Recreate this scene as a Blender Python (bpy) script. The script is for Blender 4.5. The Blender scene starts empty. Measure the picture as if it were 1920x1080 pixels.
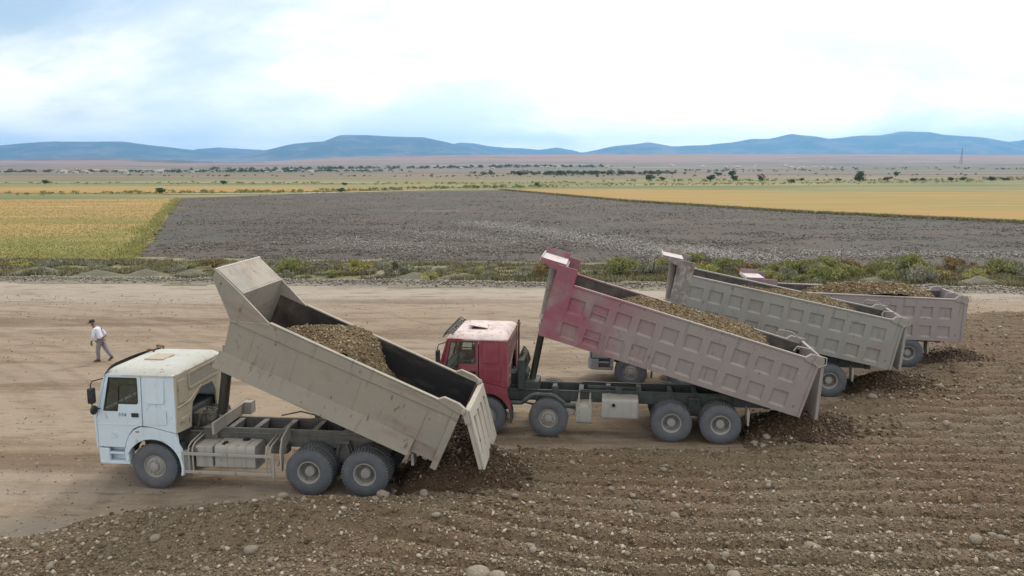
import bpy, bmesh, math, random
import numpy as np
from mathutils import Vector, Matrix
from mathutils.geometry import tessellate_polygon

random.seed(7); rng = np.random.default_rng(7)
R_ = math.radians
S = bpy.context.scene
COL = S.collection

# ------------------------------------------------------------------ camera, sky, sun, exposure
cd = bpy.data.cameras.new('camera'); cam = bpy.data.objects.new('camera', cd); COL.objects.link(cam)
cd.sensor_width = 36; cd.lens = 1446 / 1920 * 36; cd.clip_start = .1; cd.clip_end = 80000
cam.location = (0, 0, 7.7); cam.rotation_euler = (R_(90) - .156, 0, 0)
S.camera = cam
S.view_settings.view_transform = 'Standard'; S.view_settings.look = 'None'
S.view_settings.exposure = 0.22; S.view_settings.gamma = 1
S.cycles.use_denoising = True
S.cycles.volume_bounces = 1
SUN_EL, SUN_AZ = 42.0, 24.0          # behind thin cloud, ahead and a little to the right
sd = Vector((math.sin(R_(SUN_AZ)) * math.cos(R_(SUN_EL)), math.cos(R_(SUN_AZ)) * math.cos(R_(SUN_EL)), math.sin(R_(SUN_EL))))
W = bpy.data.worlds.new('World'); S.world = W; W.use_nodes = True
wn, wl = W.node_tree.nodes, W.node_tree.links
wn.clear()
def N(nodes, t, **k):
    n = nodes.new(t)
    for a, b in k.items():
        setattr(n, a, b)
    return n
wo = N(wn, 'ShaderNodeOutputWorld'); bg = N(wn, 'ShaderNodeBackground'); wl.new(bg.outputs[0], wo.inputs[0])
sky = N(wn, 'ShaderNodeTexSky', sky_type='NISHITA', sun_disc=False)
sky.sun_elevation = R_(SUN_EL); sky.sun_rotation = R_(SUN_AZ); sky.air_density = 1.0; sky.dust_density = 1.5
def wmath(op, a, b=None, c=None, clamp=False):
    n = N(wn, 'ShaderNodeMath', operation=op, use_clamp=clamp)
    for i, x in enumerate((a, b, c)):
        if x is None: continue
        if isinstance(x, (int, float)): n.inputs[i].default_value = x
        else: wl.new(x, n.inputs[i])
    return n.outputs[0]
tc = N(wn, 'ShaderNodeTexCoord'); sx = N(wn, 'ShaderNodeSeparateXYZ'); wl.new(tc.outputs['Generated'], sx.inputs[0])
den = wmath('ADD', wmath('MAXIMUM', sx.outputs[2], 0.0), .38)
cx = wmath('DIVIDE', sx.outputs[0], den); cy = wmath('DIVIDE', sx.outputs[1], den)
cv = N(wn, 'ShaderNodeCombineXYZ'); wl.new(cx, cv.inputs[0]); wl.new(cy, cv.inputs[1])
def wnoise(scale, detail, rough, off, dist=.0):
    m = N(wn, 'ShaderNodeMapping'); wl.new(cv.outputs[0], m.inputs[0]); m.inputs[1].default_value = off; m.inputs[3].default_value = (1, 1.25, 1)
    n = N(wn, 'ShaderNodeTexNoise'); wl.new(m.outputs[0], n.inputs['Vector'])
    n.inputs['Scale'].default_value = scale; n.inputs['Detail'].default_value = detail
    n.inputs['Roughness'].default_value = rough; n.inputs['Distortion'].default_value = dist
    return n.outputs[0]
def wrange(v, a, b, c, d):
    n = N(wn, 'ShaderNodeMapRange', interpolation_type='SMOOTHSTEP'); wl.new(v, n.inputs[0])
    for i, x in enumerate((a, b, c, d)): n.inputs[i + 1].default_value = x
    return n.outputs[0]
cover = wrange(wnoise(1.0, 8, .55, (3.1, 1.7, 0), .25), .30, .48, 0, 1)       # where cloud covers the blue
shade = wrange(wnoise(1.5, 7, .55, (9.3, 4.2, 0), .2), .40, .66, 0, 1)         # thicker grey-blue bellies
dn = N(wn, 'ShaderNodeVectorMath', operation='DOT_PRODUCT'); wl.new(tc.outputs['Generated'], dn.inputs[0]); dn.inputs[1].default_value = sd
glow = wmath('POWER', wmath('MAXIMUM', dn.outputs['Value'], 0.0), 2.6)      # cloud is brighter towards the sun behind it
def wmix(f, a, b, bt='MIX'):
    n = N(wn, 'ShaderNodeMix', data_type='RGBA', blend_type=bt)
    if isinstance(f, (int, float)): n.inputs[0].default_value = f
    else: wl.new(f, n.inputs[0])
    for i, x in ((6, a), (7, b)):
        if isinstance(x, tuple): n.inputs[i].default_value = (*x, 1)
        else: wl.new(x, n.inputs[i])
    return n.outputs[2]
sks = N(wn, 'ShaderNodeVectorMath', operation='SCALE'); wl.new(sky.outputs[0], sks.inputs[0]); sks.inputs['Scale'].default_value = .12
ccol = wmix(shade, (1.27, 1.22, 1.12), (.82, .895, .99))
cs = N(wn, 'ShaderNodeVectorMath', operation='SCALE'); wl.new(ccol, cs.inputs[0]); low = wmath('POWER', wmath('SUBTRACT', 1.0, wmath('ABSOLUTE', sx.outputs[2])), 8.0)   # bright milky horizon all round
wl.new(wmath('MULTIPLY', wmath('MULTIPLY_ADD', glow, .50, .84), wmath('MULTIPLY_ADD', low, .40, .97)), cs.inputs['Scale'])
wl.new(wmix(cover, sks.outputs[0], cs.outputs[0]), bg.inputs[0]); bg.inputs[1].default_value = 1.0

ld = bpy.data.lights.new('sun', 'SUN'); sun = bpy.data.objects.new('sun', ld); COL.objects.link(sun)
ld.energy = 1.5; ld.angle = R_(12); ld.color = (1, .92, .80)
sun.rotation_euler = (-sd).to_track_quat('-Z', 'Y').to_euler(); sun.location = (0, 0, 60)

# ------------------------------------------------------------------ materials
MATS = {}
def mat(name, base, rough=.8, layers=(), bump=None, metal=0.0, spec=.3, tint=None):
    """layers: dicts col, scale, lo, hi, stretch, detail, amt, up (settles on upward faces), axis=(i,a,b)."""
    if name in MATS: return MATS[name]
    m = bpy.data.materials.new(name); m.use_nodes = True; nt = m.node_tree; n = nt.nodes; l = nt.links
    b = n['Principled BSDF']; b.inputs['Roughness'].default_value = rough; b.inputs['Metallic'].default_value = metal
    b.inputs['Specular IOR Level'].default_value = spec
    t = N(n, 'ShaderNodeTexCoord'); obj = t.outputs['Object']
    def noise(scale, stretch=(1, 1, 1), detail=4, rough=.6, dist=0, rot=0):
        mp = N(n, 'ShaderNodeMapping'); l.new(obj, mp.inputs[0]); mp.inputs[3].default_value = stretch; mp.inputs[2].default_value = (0, 0, rot)
        x = N(n, 'ShaderNodeTexNoise'); l.new(mp.outputs[0], x.inputs['Vector']); x.inputs['Scale'].default_value = scale
        x.inputs['Detail'].default_value = detail; x.inputs['Roughness'].default_value = rough; x.inputs['Distortion'].default_value = dist
        return x.outputs[0]
    def rg(v, a, c, lo=0., hi=1.):
        x = N(n, 'ShaderNodeMapRange', interpolation_type='SMOOTHSTEP'); l.new(v, x.inputs[0])
        for i, q in enumerate((a, c, lo, hi)): x.inputs[i + 1].default_value = q
        return x.outputs[0]
    def mul(a, c):
        x = N(n, 'ShaderNodeMath', operation='MULTIPLY'); l.new(a, x.inputs[0])
        if isinstance(c, (int, float)): x.inputs[1].default_value = c
        else: l.new(c, x.inputs[1])
        return x.outputs[0]
    if tint:                                           # per-piece colour from the 'tint' attribute
        at = N(n, 'ShaderNodeAttribute', attribute_name='tint'); cr = N(n, 'ShaderNodeValToRGB'); l.new(at.outputs['Fac'], cr.inputs[0])
        el = cr.color_ramp.elements
        while len(el) < len(tint): el.new(.5)
        for e, (p, c) in zip(el, tint): e.position = p; e.color = (*c, 1)
        cur = cr.outputs[0]
    else:
        rgb = N(n, 'ShaderNodeRGB'); rgb.outputs[0].default_value = (*base, 1); cur = rgb.outputs[0]
    for L in layers:
        if 'scale' in L:
            f = rg(noise(L['scale'], L.get('stretch', (1, 1, 1)), L.get('detail', 4), L.get('nr', .6), L.get('dist', 0), L.get('rot', 0)), L.get('lo', .4), L.get('hi', .6), 0, L.get('amt', 1.))
        else: f = None
        if 'ring' in L:                                # arcs of wheel ruts round a turning centre
            v = N(n, 'ShaderNodeVectorMath', operation='DISTANCE'); l.new(obj, v.inputs[0]); v.inputs[1].default_value = L['ring'][0]
            nz = noise(.08, detail=2); cb = N(n, 'ShaderNodeCombineXYZ')
            ad = N(n, 'ShaderNodeMath', operation='MULTIPLY_ADD'); l.new(nz, ad.inputs[0]); ad.inputs[1].default_value = 1.6; l.new(v.outputs['Value'], ad.inputs[2])
            l.new(ad.outputs[0], cb.inputs[0]); x = N(n, 'ShaderNodeTexNoise'); l.new(cb.outputs[0], x.inputs['Vector'])
            x.inputs['Scale'].default_value = L['ring'][1]; x.inputs['Detail'].default_value = 3
            g = rg(x.outputs[0], *L['ring'][2:4], 0, L.get('amt', 1.)); f = mul(f, g) if f else g
        if 'axis' in L:
            sp = N(n, 'ShaderNodeSeparateXYZ'); l.new(obj, sp.inputs[0]); g = rg(sp.outputs[L['axis'][0]], L['axis'][1], L['axis'][2], 0, L.get('amt', 1.) if f is None else 1.); f = mul(f, g) if f else g
        if 'axis2' in L:
            sp = N(n, 'ShaderNodeSeparateXYZ'); l.new(obj, sp.inputs[0]); g = rg(sp.outputs[L['axis2'][0]], L['axis2'][1], L['axis2'][2]); f = mul(f, g)
        if L.get('up'):
            ge = N(n, 'ShaderNodeNewGeometry'); sp = N(n, 'ShaderNodeSeparateXYZ'); l.new(ge.outputs['Normal'], sp.inputs[0]); g = rg(sp.outputs[2], .25, .8); f = mul(f, g) if f else g
        mx = N(n, 'ShaderNodeMix', data_type='RGBA', blend_type=L.get('blend', 'MIX')); l.new(f, mx.inputs[0]); l.new(cur, mx.inputs[6]); mx.inputs[7].default_value = (*L['col'], 1); cur = mx.outputs[2]
    l.new(cur, b.inputs['Base Color'])
    if bump:
        bp = N(n, 'ShaderNodeBump'); bp.inputs['Strength'].default_value = bump[1]; bp.inputs['Distance'].default_value = bump[2]
        l.new(noise(bump[0], bump[3] if len(bump) > 3 else (1, 1, 1), 6, .65), bp.inputs['Height']); l.new(bp.outputs[0], b.inputs['Normal'])
    MATS[name] = m
    return m
DUST = (.40, .335, .26)
def paint(name, base, dust=.5, rough=.5, dcol=DUST, extra=(), up=.7, wear=1.):
    return mat(name, base, rough, [dict(col=dcol, scale=1.6, lo=.35, hi=.75, amt=dust, detail=6), dict(col=dcol, scale=7, stretch=(1, 1, .25), lo=.5, hi=.8, amt=dust * .7, detail=5),
                                   dict(col=tuple(min(.8, c * 1.2) for c in dcol), scale=2.5, lo=.2, hi=.6, amt=up, up=True), *extra,  # settled dust, its colour also brightened to paint skylight on upward faces
                                   dict(col=tuple(c * .55 for c in base), scale=3.2, stretch=(2.2, 2.2, .18), lo=.54, hi=.70, amt=.5 * wear, detail=7), dict(col=(.15, .085, .055), scale=6, stretch=(1, 1, .6), lo=.62, hi=.69, amt=.75 * wear, detail=8), dict(col=tuple(min(.8, c * 1.45) for c in dcol), scale=11, stretch=(.35, 1, 1.6), lo=.68, hi=.72, amt=.6 * wear, detail=7)], bump=(2.2, .35, .05))
def glass():
    m = bpy.data.materials.new('window_glass'); m.use_nodes = True; n, l = m.node_tree.nodes, m.node_tree.links; n.clear()
    o = N(n, 'ShaderNodeOutputMaterial'); t = N(n, 'ShaderNodeBsdfTransparent'); g = N(n, 'ShaderNodeBsdfGlossy'); d = N(n, 'ShaderNodeBsdfDiffuse')
    t.inputs[0].default_value = (.84, .88, .86, 1); g.inputs['Roughness'].default_value = .06; d.inputs[0].default_value = (.4, .38, .33, 1)
    f = N(n, 'ShaderNodeFresnel'); f.inputs[0].default_value = 1.5; mx = N(n, 'ShaderNodeMixShader'); mx2 = N(n, 'ShaderNodeMixShader')
    nz = N(n, 'ShaderNodeTexNoise'); nz.inputs['Scale'].default_value = 4; ma = N(n, 'ShaderNodeMath', operation='MULTIPLY'); l.new(nz.outputs[0], ma.inputs[0]); ma.inputs[1].default_value = .12
    l.new(ma.outputs[0], mx2.inputs[0]); l.new(t.outputs[0], mx2.inputs[1]); l.new(d.outputs[0], mx2.inputs[2])
    l.new(f.outputs[0], mx.inputs[0]); l.new(mx2.outputs[0], mx.inputs[1]); l.new(g.outputs[0], mx.inputs[2]); l.new(mx.outputs[0], o.inputs[0])
    return m
GLASS = glass()
M = dict(
    white=paint('white_cab_paint', (.60, .71, .81), .14, .42, (.47, .45, .40), up=.5, wear=.45),
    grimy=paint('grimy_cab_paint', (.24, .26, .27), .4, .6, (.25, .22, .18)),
    white_dusty=paint('dusty_cab_rear_paint', (.46, .41, .33), .6, .7, (.40, .34, .26)),
    red=paint('red_cab_paint', (.245, .042, .066), .32, .5, (.34, .19, .18), up=.35, wear=.5),
    red_roof=paint('dusty_red_roof_paint', (.46, .30, .30), .6, .7, (.62, .53, .50), up=.9),
    red_dusty=paint('dusty_red_rear_paint', (.27, .12, .12), .7, .75, (.32, .25, .21)),
    bed1=paint('bare_beige_bed_paint', (.295, .27, .232), .5, .7, (.34, .293, .24), [dict(col=(.24, .24, .212), scale=.8, lo=.5, hi=.75, amt=.7), dict(col=(.24, .165, .14), scale=1.1, stretch=(.6, 1, 2.5), lo=.52, hi=.72, amt=.6)]),
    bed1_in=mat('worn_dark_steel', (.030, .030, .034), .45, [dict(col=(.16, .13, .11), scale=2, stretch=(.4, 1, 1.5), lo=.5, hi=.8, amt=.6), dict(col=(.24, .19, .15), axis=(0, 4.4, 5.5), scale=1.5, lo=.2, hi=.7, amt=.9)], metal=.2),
    bed2=paint('faded_red_bed_paint', (.285, .252, .246), .45, .75, (.33, .288, .255), [dict(col=(.285, .055, .10), scale=.9, lo=.25, hi=.6, axis=(0, 3.6, 7.1), amt=.8), dict(col=(.25, .17, .17), scale=1.3, lo=.5, hi=.8, amt=.4)], up=.75),
    bed3=paint('dusty_grey_bed_paint', (.285, .285, .27), .45, .75, (.33, .30, .265), [dict(col=(.24, .18, .17), scale=.7, lo=.5, hi=.8, amt=.5)]),
    bed3_wing=paint('peeling_grey_paint', (.23, .22, .21), .4, .75, (.27, .24, .21), [dict(col=(.38, .34, .29), scale=5, lo=.50, hi=.56, amt=.8, detail=8), dict(col=(.17, .10, .09), scale=3, lo=.6, hi=.66, amt=.7)]),
    bed4=paint('dusty_mauve_bed_paint', (.30, .265, .27), .45, .75, (.34, .30, .27), [dict(col=(.27, .15, .19), scale=.9, lo=.2, hi=.6, axis=(0, 5.6, 7.4), amt=.7)]),
    hood=paint('bleached_pink_paint', (.50, .42, .42), .4, .7, (.50, .45, .43)),
    gate=paint('pale_gate_paint', (.42, .39, .34), .4, .7, (.48, .43, .36)),
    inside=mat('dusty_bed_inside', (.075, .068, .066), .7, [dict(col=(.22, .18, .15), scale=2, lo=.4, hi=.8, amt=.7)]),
    chassis1=paint('grey_dusty_chassis', (.105, .108, .108), .5, .8, (.26, .235, .20)),
    chassis2=paint('dark_green_chassis', (.055, .070, .070), .35, .7, (.19, .18, .16), up=.5),
    galv=paint('dusty_galvanised_steel', (.36, .345, .31), .5, .65, (.36, .31, .25)),
    tank=paint('dusty_tank_paint', (.36, .36, .34), .5, .6, (.36, .32, .26)),
    tyre=mat('dusty_tyre_rubber', (.105, .118, .138), .85, [dict(col=(.17, .155, .14), scale=6, lo=.4, hi=.75, amt=.6), dict(col=(.20, .175, .15), scale=3, lo=.2, hi=.7, amt=.5, up=True)], bump=(60, .2, .01)),
    rim=paint('dusty_rim_paint', (.30, .295, .29), .5, .6, (.33, .30, .26)),
    rubber=mat('black_plastic', (.022, .023, .025), .5, [dict(col=(.12, .11, .10), scale=5, lo=.4, hi=.8, amt=.4)]),
    hoist=mat('greasy_hoist_steel', (.055, .055, .055), .35, [dict(col=(.17, .15, .12), scale=4, stretch=(1, 1, .2), lo=.4, hi=.8, amt=.6)], metal=.4),
    hoist_tube=paint('dusty_hoist_tube', (.20, .185, .165), .5, .6),
    hose=mat('rubber_hose', (.09, .085, .075), .7, [dict(col=(.25, .21, .17), scale=6, lo=.4, hi=.7, amt=.6)]),
    interior=mat('dark_cab_trim', (.042, .047, .052), .8, [dict(col=(.08, .08, .08), scale=3, lo=.4, hi=.8)]),
    lamp=mat('orange_lamp_lens', (.5, .16, .03), .3, [dict(col=(.3, .2, .1), scale=8, lo=.5, hi=.8)]),
    headlamp=mat('headlamp_lens', (.55, .57, .58), .15, [dict(col=(.4, .36, .3), scale=8, lo=.5, hi=.8)]),
    letter=mat('grey_lettering', (.16, .19, .22), .5, [dict(col=(.3, .33, .36), scale=30, lo=.5, hi=.8, amt=.5)]),
    emblem=mat('pale_door_emblem', (.66, .72, .76), .5, [dict(col=(.3, .33, .36), scale=14, lo=.5, hi=.6, amt=.5)]),
    rust=mat('rusty_bracket', (.14, .07, .045), .85, [dict(col=(.28, .2, .14), scale=8, lo=.4, hi=.7)]),
)
GRAVEL_TINT = [(0, (.060, .042, .027)), (.35, (.172, .128, .083)), (.7, (.27, .215, .148)), (.9, (.34, .282, .212)), (1, (.48, .42, .34))]
M['gravel'] = mat('gravel_earth', (.18, .122, .076), .95, [dict(col=(.205, .166, .110), scale=.22, lo=.40, hi=.68, amt=.75, detail=5), dict(col=(.13, .125, .092), scale=.35, lo=.55, hi=.75, amt=.55), dict(col=(.042, .028, .018), scale=5, lo=.55, hi=.75, amt=.8), dict(col=(.32, .255, .19), scale=16, lo=.60, hi=.70, amt=.7, detail=6)], bump=(14, .9, .08))
M['pebble'] = mat('mixed_pebbles', (.2, .15, .1), .9, [dict(col=(.6, .62, .5), scale=.3, lo=.45, hi=.7, amt=.4, blend='MULTIPLY')], tint=GRAVEL_TINT)
M['load'] = mat('dug_gravel', (.20, .148, .082), .95, [dict(col=(.235, .175, .095), scale=1.5, lo=.4, hi=.7, amt=.8), dict(col=(.045, .028, .016), scale=6, lo=.55, hi=.75, amt=.8), dict(col=(.25, .2, .14), scale=20, lo=.6, hi=.7, amt=.7)], bump=(16, .9, .08))
M['pebble_load'] = mat('dug_pebbles', (.2, .15, .1), .9, [dict(col=(.75, .65, .45), scale=.8, lo=.4, hi=.7, amt=.5, blend='MULTIPLY')], tint=[(0, (.075, .05, .028)), (.4, (.19, .138, .078)), (.75, (.30, .235, .145)), (1, (.48, .41, .30))])
M['load_dark'] = mat('damp_dug_gravel', (.085, .053, .031), .95, [dict(col=(.13, .086, .053), scale=2, lo=.4, hi=.7, amt=.8), dict(col=(.03, .018, .012), scale=6, lo=.55, hi=.75, amt=.8)], bump=(16, .9, .08))
M['pebble_dark'] = mat('damp_pebbles', (.1, .07, .05), .9, [dict(col=(.7, .7, .7), scale=1, lo=.4, hi=.7, amt=.3, blend='MULTIPLY')], tint=[(0, (.06, .04, .025)), (.6, (.12, .08, .05)), (.9, (.21, .155, .11)), (1, (.38, .32, .26))])

# ------------------------------------------------------------------ helpers
def tag(o, label=None, cat=None, group=None, kind=None):
    for k, v in (('label', label), ('category', cat), ('group', group), ('kind', kind)):
        if v: o[k] = v
    return o
def empty(name, loc=(0, 0, 0), rz=0):
    o = bpy.data.objects.new(name, None); COL.objects.link(o); o.location = loc; o.rotation_euler[2] = rz; o.empty_display_size = .3
    return o
def link(name, me, parent=None, loc=None, rot=None):
    o = bpy.data.objects.new(name, me); COL.objects.link(o)
    if parent: o.parent = parent
    if loc is not None: o.location = loc
    if rot is not None: o.rotation_euler = rot
    return o
class MB:
    """Collects shapes of one piece; build() links them as ONE mesh object."""
    def __init__(s): s.v = []; s.f = []
    def add(s, V, F):
        o = len(s.v); s.v += [tuple(p) for p in V]; s.f += [tuple(i + o for i in f) for f in F]; return s
    def box(s, x0, x1, y0, y1, z0, z1):
        return s.add([(x, y, z) for z in (z0, z1) for y in (y0, y1) for x in (x0, x1)], [(0, 2, 3, 1), (4, 5, 7, 6), (0, 1, 5, 4), (2, 6, 7, 3), (0, 4, 6, 2), (1, 3, 7, 5)])
    def poly(s, out, a, b, holes=(), plane='xz'):
        P = (lambda p, d: (p[0], d, p[1])) if plane == 'xz' else ((lambda p, d: (d, p[0], p[1])) if plane == 'yz' else (lambda p, d: (p[0], p[1], d)))
        loops = [list(out)] + [list(h) for h in holes]; flat = [p for L in loops for p in L]; n = len(flat)
        tris = tessellate_polygon([[Vector((p[0], p[1], 0)) for p in L] for L in loops])
        F = [t for t in tris] + [tuple(i + n for i in reversed(t)) for t in tris]; o = 0
        for L in loops:
            k = len(L)
            for i in range(k): F.append((o + i, o + (i + 1) % k, o + (i + 1) % k + n, o + i + n))
            o += k
        return s.add([P(p, a) for p in flat] + [P(p, b) for p in flat], F)
    def cyl(s, p0, p1, r0, r1=None, n=16): return s.tube([p0, p1], [r0, r0 if r1 is None else r1], n)
    def tube(s, pts, r, n=8, closed=False):
        pts = [Vector(p) for p in pts]; k = len(pts); rs = r if isinstance(r, (list, tuple)) else [r] * k; V = []; F = []
        up = None
        for i, p in enumerate(pts):
            d = (pts[min(i + 1, k - 1)] - pts[max(i - 1, 0)]) if not closed else (pts[(i + 1) % k] - pts[i - 1])
            d.normalize()
            if up is None: up = d.orthogonal().normalized()
            up = (up - d * up.dot(d)); up = up.normalized() if up.length > 1e-6 else d.orthogonal().normalized(); sd_ = d.cross(up)
            V += [p + (up * math.cos(2 * math.pi * j / n) + sd_ * math.sin(2 * math.pi * j / n)) * rs[i] for j in range(n)]
        for i in range(k if closed else k - 1):
            a, b = i * n, ((i + 1) % k) * n
            for j in range(n): F.append((a + j, a + (j + 1) % n, b + (j + 1) % n, b + j))
        if not closed: F += [tuple(range(n))[::-1], tuple(range((k - 1) * n, k * n))]
        return s.add(V, F)
    def lathe(s, prof, n=32, axis='y', c=(0, 0, 0)):
        V = []; F = []; m = len(prof)
        for j in range(n):
            a = 2 * math.pi * j / n
            for r, h in prof:
                x, z = r * math.cos(a), r * math.sin(a); V.append((c[0] + x, c[1] + h, c[2] + z) if axis == 'y' else (c[0] + x, c[1] + z, c[2] + h))
        for j in range(n):
            for i in range(m - 1): F.append((j * m + i, j * m + i + 1, ((j + 1) % n) * m + i + 1, ((j + 1) % n) * m + i))
        return s.add(V, F)
    def map(s, fn): s.v = [fn(*p) for p in s.v]; return s
    def mesh(s, name, m, smooth=35):
        me = bpy.data.meshes.new(name); me.from_pydata(s.v, [], s.f)
        b = bmesh.new(); b.from_mesh(me); bmesh.ops.remove_doubles(b, verts=b.verts, dist=1e-5); bmesh.ops.recalc_face_normals(b, faces=b.faces); b.to_mesh(me); b.free()
        if smooth: me.shade_smooth(); me.set_sharp_from_angle(angle=R_(smooth))
        me.materials.append(m if not isinstance(m, str) else M[m]); return me
    def build(s, name, m, parent=None, bevel=0, smooth=35, seg=2, loc=None, rot=None, label=None):
        o = link(name, s.mesh(name, m, smooth), parent, loc, rot)
        if bevel:
            q = o.modifiers.new('bevel', 'BEVEL'); q.width = bevel; q.segments = seg; q.limit_method = 'ANGLE'; q.angle_limit = R_(40)
        if label: o['label'] = label
        return o
def rrect(x0, x1, z0, z1, r, k=4):
    out = []
    for cx_, cz_, a0 in ((x1 - r, z1 - r, 0), (x0 + r, z1 - r, 90), (x0 + r, z0 + r, 180), (x1 - r, z0 + r, 270)):
        for i in range(k + 1):
            a = R_(a0 + 90 * i / k); out.append((cx_ + r * math.cos(a), cz_ + r * math.sin(a)))
    return out
def np_mesh(name, V, F, m, tint=None, smooth=False):
    me = bpy.data.meshes.new(name); V = np.asarray(V, np.float32); F = np.asarray(F, np.int32); k = F.shape[1]
    me.vertices.add(len(V)); me.vertices.foreach_set('co', V.ravel())
    me.loops.add(F.size); me.loops.foreach_set('vertex_index', F.ravel())
    me.polygons.add(len(F)); me.polygons.foreach_set('loop_start', np.arange(0, F.size, k, dtype=np.int32)); me.polygons.foreach_set('loop_total', np.full(len(F), k, np.int32))
    if smooth: me.polygons.foreach_set('use_smooth', np.ones(len(F), bool))
    me.update(calc_edges=True)
    if tint is not None:
        a = me.attributes.new('tint', 'FLOAT', 'POINT'); a.data.foreach_set('value', np.asarray(tint, np.float32))
    me.materials.append(m if not isinstance(m, str) else M[m]); return me
def hsh(i, j, s):
    n = (i.astype(np.int64) * 374761393 + j.astype(np.int64) * 668265263 + s * 1442695041) & 0xffffffff
    n = ((n ^ (n >> 13)) * 1274126177) & 0xffffffff
    return ((n ^ (n >> 16)) & 0xffff) / 65535.
def vn(x, y, s=0):
    x = np.asarray(x, float); y = np.asarray(y, float); i = np.floor(x); j = np.floor(y); u = x - i; v = y - j; u = u * u * (3 - 2 * u); v = v * v * (3 - 2 * v)
    return (hsh(i, j, s) * (1 - u) + hsh(i + 1, j, s) * u) * (1 - v) + (hsh(i, j + 1, s) * (1 - u) + hsh(i + 1, j + 1, s) * u) * v
def fbm(x, y, o=4, s=0):
    t = 0; a = .5
    for k in range(o): t = t + a * vn(np.asarray(x) * 2 ** k, np.asarray(y) * 2 ** k, s + k); a *= .5
    return t / (1 - .5 ** o)
def sstep(a, b, x): t = np.clip((x - a) / (b - a), 0, 1); return t * t * (3 - 2 * t)
def sdist(poly, x, y):
    """signed distance to a closed polygon, positive inside"""
    P = np.asarray(poly, float); d = np.full(np.shape(x), 1e9); ins = np.zeros(np.shape(x), bool)
    for (ax, ay), (bx, by) in zip(P, np.roll(P, -1, 0)):
        ex, ey = bx - ax, by - ay; t = np.clip(((x - ax) * ex + (y - ay) * ey) / (ex * ex + ey * ey + 1e-12), 0, 1)
        d = np.minimum(d, np.hypot(x - ax - t * ex, y - ay - t * ey))
        c = ((ay > y) != (by > y)) & (x < ex * (y - ay) / (ey + 1e-12 * (ey == 0)) + ax); ins ^= c
    return np.where(ins, d, -d)
OCT = (np.array([(1, 0, 0), (-1, 0, 0), (0, 1, 0), (0, -1, 0), (0, 0, 1), (0, 0, -1)], float), np.array([(0, 2, 4), (2, 1, 4), (1, 3, 4), (3, 0, 4), (2, 0, 5), (1, 2, 5), (3, 1, 5), (0, 3, 5)]))
def ico(sub):
    b = bmesh.new(); bmesh.ops.create_icosphere(b, subdivisions=sub, radius=1); b.verts.ensure_lookup_table()
    r = np.array([v.co[:] for v in b.verts]), np.array([[v.index for v in f.verts] for f in b.faces]); b.free(); return r
ICO = ico(1)
def rocks(pos, size, proto=OCT, flat=.62, jit=.28, nvar=24):
    """joined stones: (V, F, vertex->stone index)"""
    pv, pf = proto; n = len(pos); k = len(pv)
    var = pv[None] * (1 + jit * rng.standard_normal((nvar, k, 1))) + jit * .35 * rng.standard_normal((nvar, k, 3))
    v = var[rng.integers(0, nvar, n)] * (size[:, None, None] * np.stack([rng.uniform(.8, 1.25, n), rng.uniform(.65, 1., n), rng.uniform(flat - .15, flat + .15, n)], -1)[:, None, :])
    q = rng.standard_normal((n, 4)) * np.array([1.6, .35, .35, 1.4]); q /= np.linalg.norm(q, axis=1)[:, None]; w, x, y, z = q.T
    Rm = np.stack([1 - 2 * (y * y + z * z), 2 * (x * y - z * w), 2 * (x * z + y * w), 2 * (x * y + z * w), 1 - 2 * (x * x + z * z), 2 * (y * z - x * w), 2 * (x * z - y * w), 2 * (y * z + x * w), 1 - 2 * (x * x + y * y)], -1).reshape(n, 3, 3)
    v = np.einsum('nij,nkj->nki', Rm, v) + pos[:, None, :]
    f = pf[None] + (np.arange(n) * k)[:, None, None]
    return v.reshape(-1, 3), f.reshape(-1, 3), np.repeat(np.arange(n), k)
def merge(parts):
    V = []; F = []; T = []; o = 0
    for v, f, t in parts: V.append(v); F.append(f + o); T.append(t); o += len(v)
    return np.concatenate(V), np.concatenate(F), np.concatenate(T)
def grid_mesh(X, Y, Z, keep=None):
    ny, nx = X.shape; idx = np.arange(nx * ny).reshape(ny, nx)
    F = np.stack([idx[:-1, :-1], idx[:-1, 1:], idx[1:, 1:], idx[1:, :-1]], -1)
    if keep is not None: F = F[keep[:-1, :-1] | keep[:-1, 1:] | keep[1:, 1:] | keep[1:, :-1]]
    F = F.reshape(-1, 4); V = np.stack([X, Y, Z], -1).reshape(-1, 3)
    used = np.unique(F); mp = np.full(len(V), -1); mp[used] = np.arange(len(used))
    return V[used], mp[F]

# ------------------------------------------------------------------ the land
PLAT = np.array([(-9000, 46), (-4472, 46), (-3407, 53), (-3052, 53), (-2590, 60), (-2236, 42), (-1633, 39), (-1135, 67), (-213, 84), (1205, 88), (3333, 84), (9000, 81)], float)
def land(x, y):
    top = np.interp(x * 5200 / np.maximum(y, 1500), PLAT[:, 0], PLAT[:, 1])
    t = sstep(1100, 5200, y); up = .55 * t + .45 * sstep(3300, 5100, y)
    z = top * up + sstep(1200, 2600, y) * (fbm(x / 500, y / 260, 4, 3) - .5) * 16 * (1 - sstep(4300, 5100, y))
    return z * (1 - sstep(5600, 8000, y)) - .05
ys = np.concatenate([np.linspace(-60, 60, 9), np.geomspace(70, 900, 30), np.geomspace(960, 6500, 70), np.geomspace(7000, 24000, 14)])
ts = np.linspace(-1.35, 1.35, 110)
YY, TT = np.meshgrid(ys, ts, indexing='ij'); XX = TT * (np.abs(YY) + 120)
V, F = grid_mesh(XX, YY, land(XX, YY))
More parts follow.
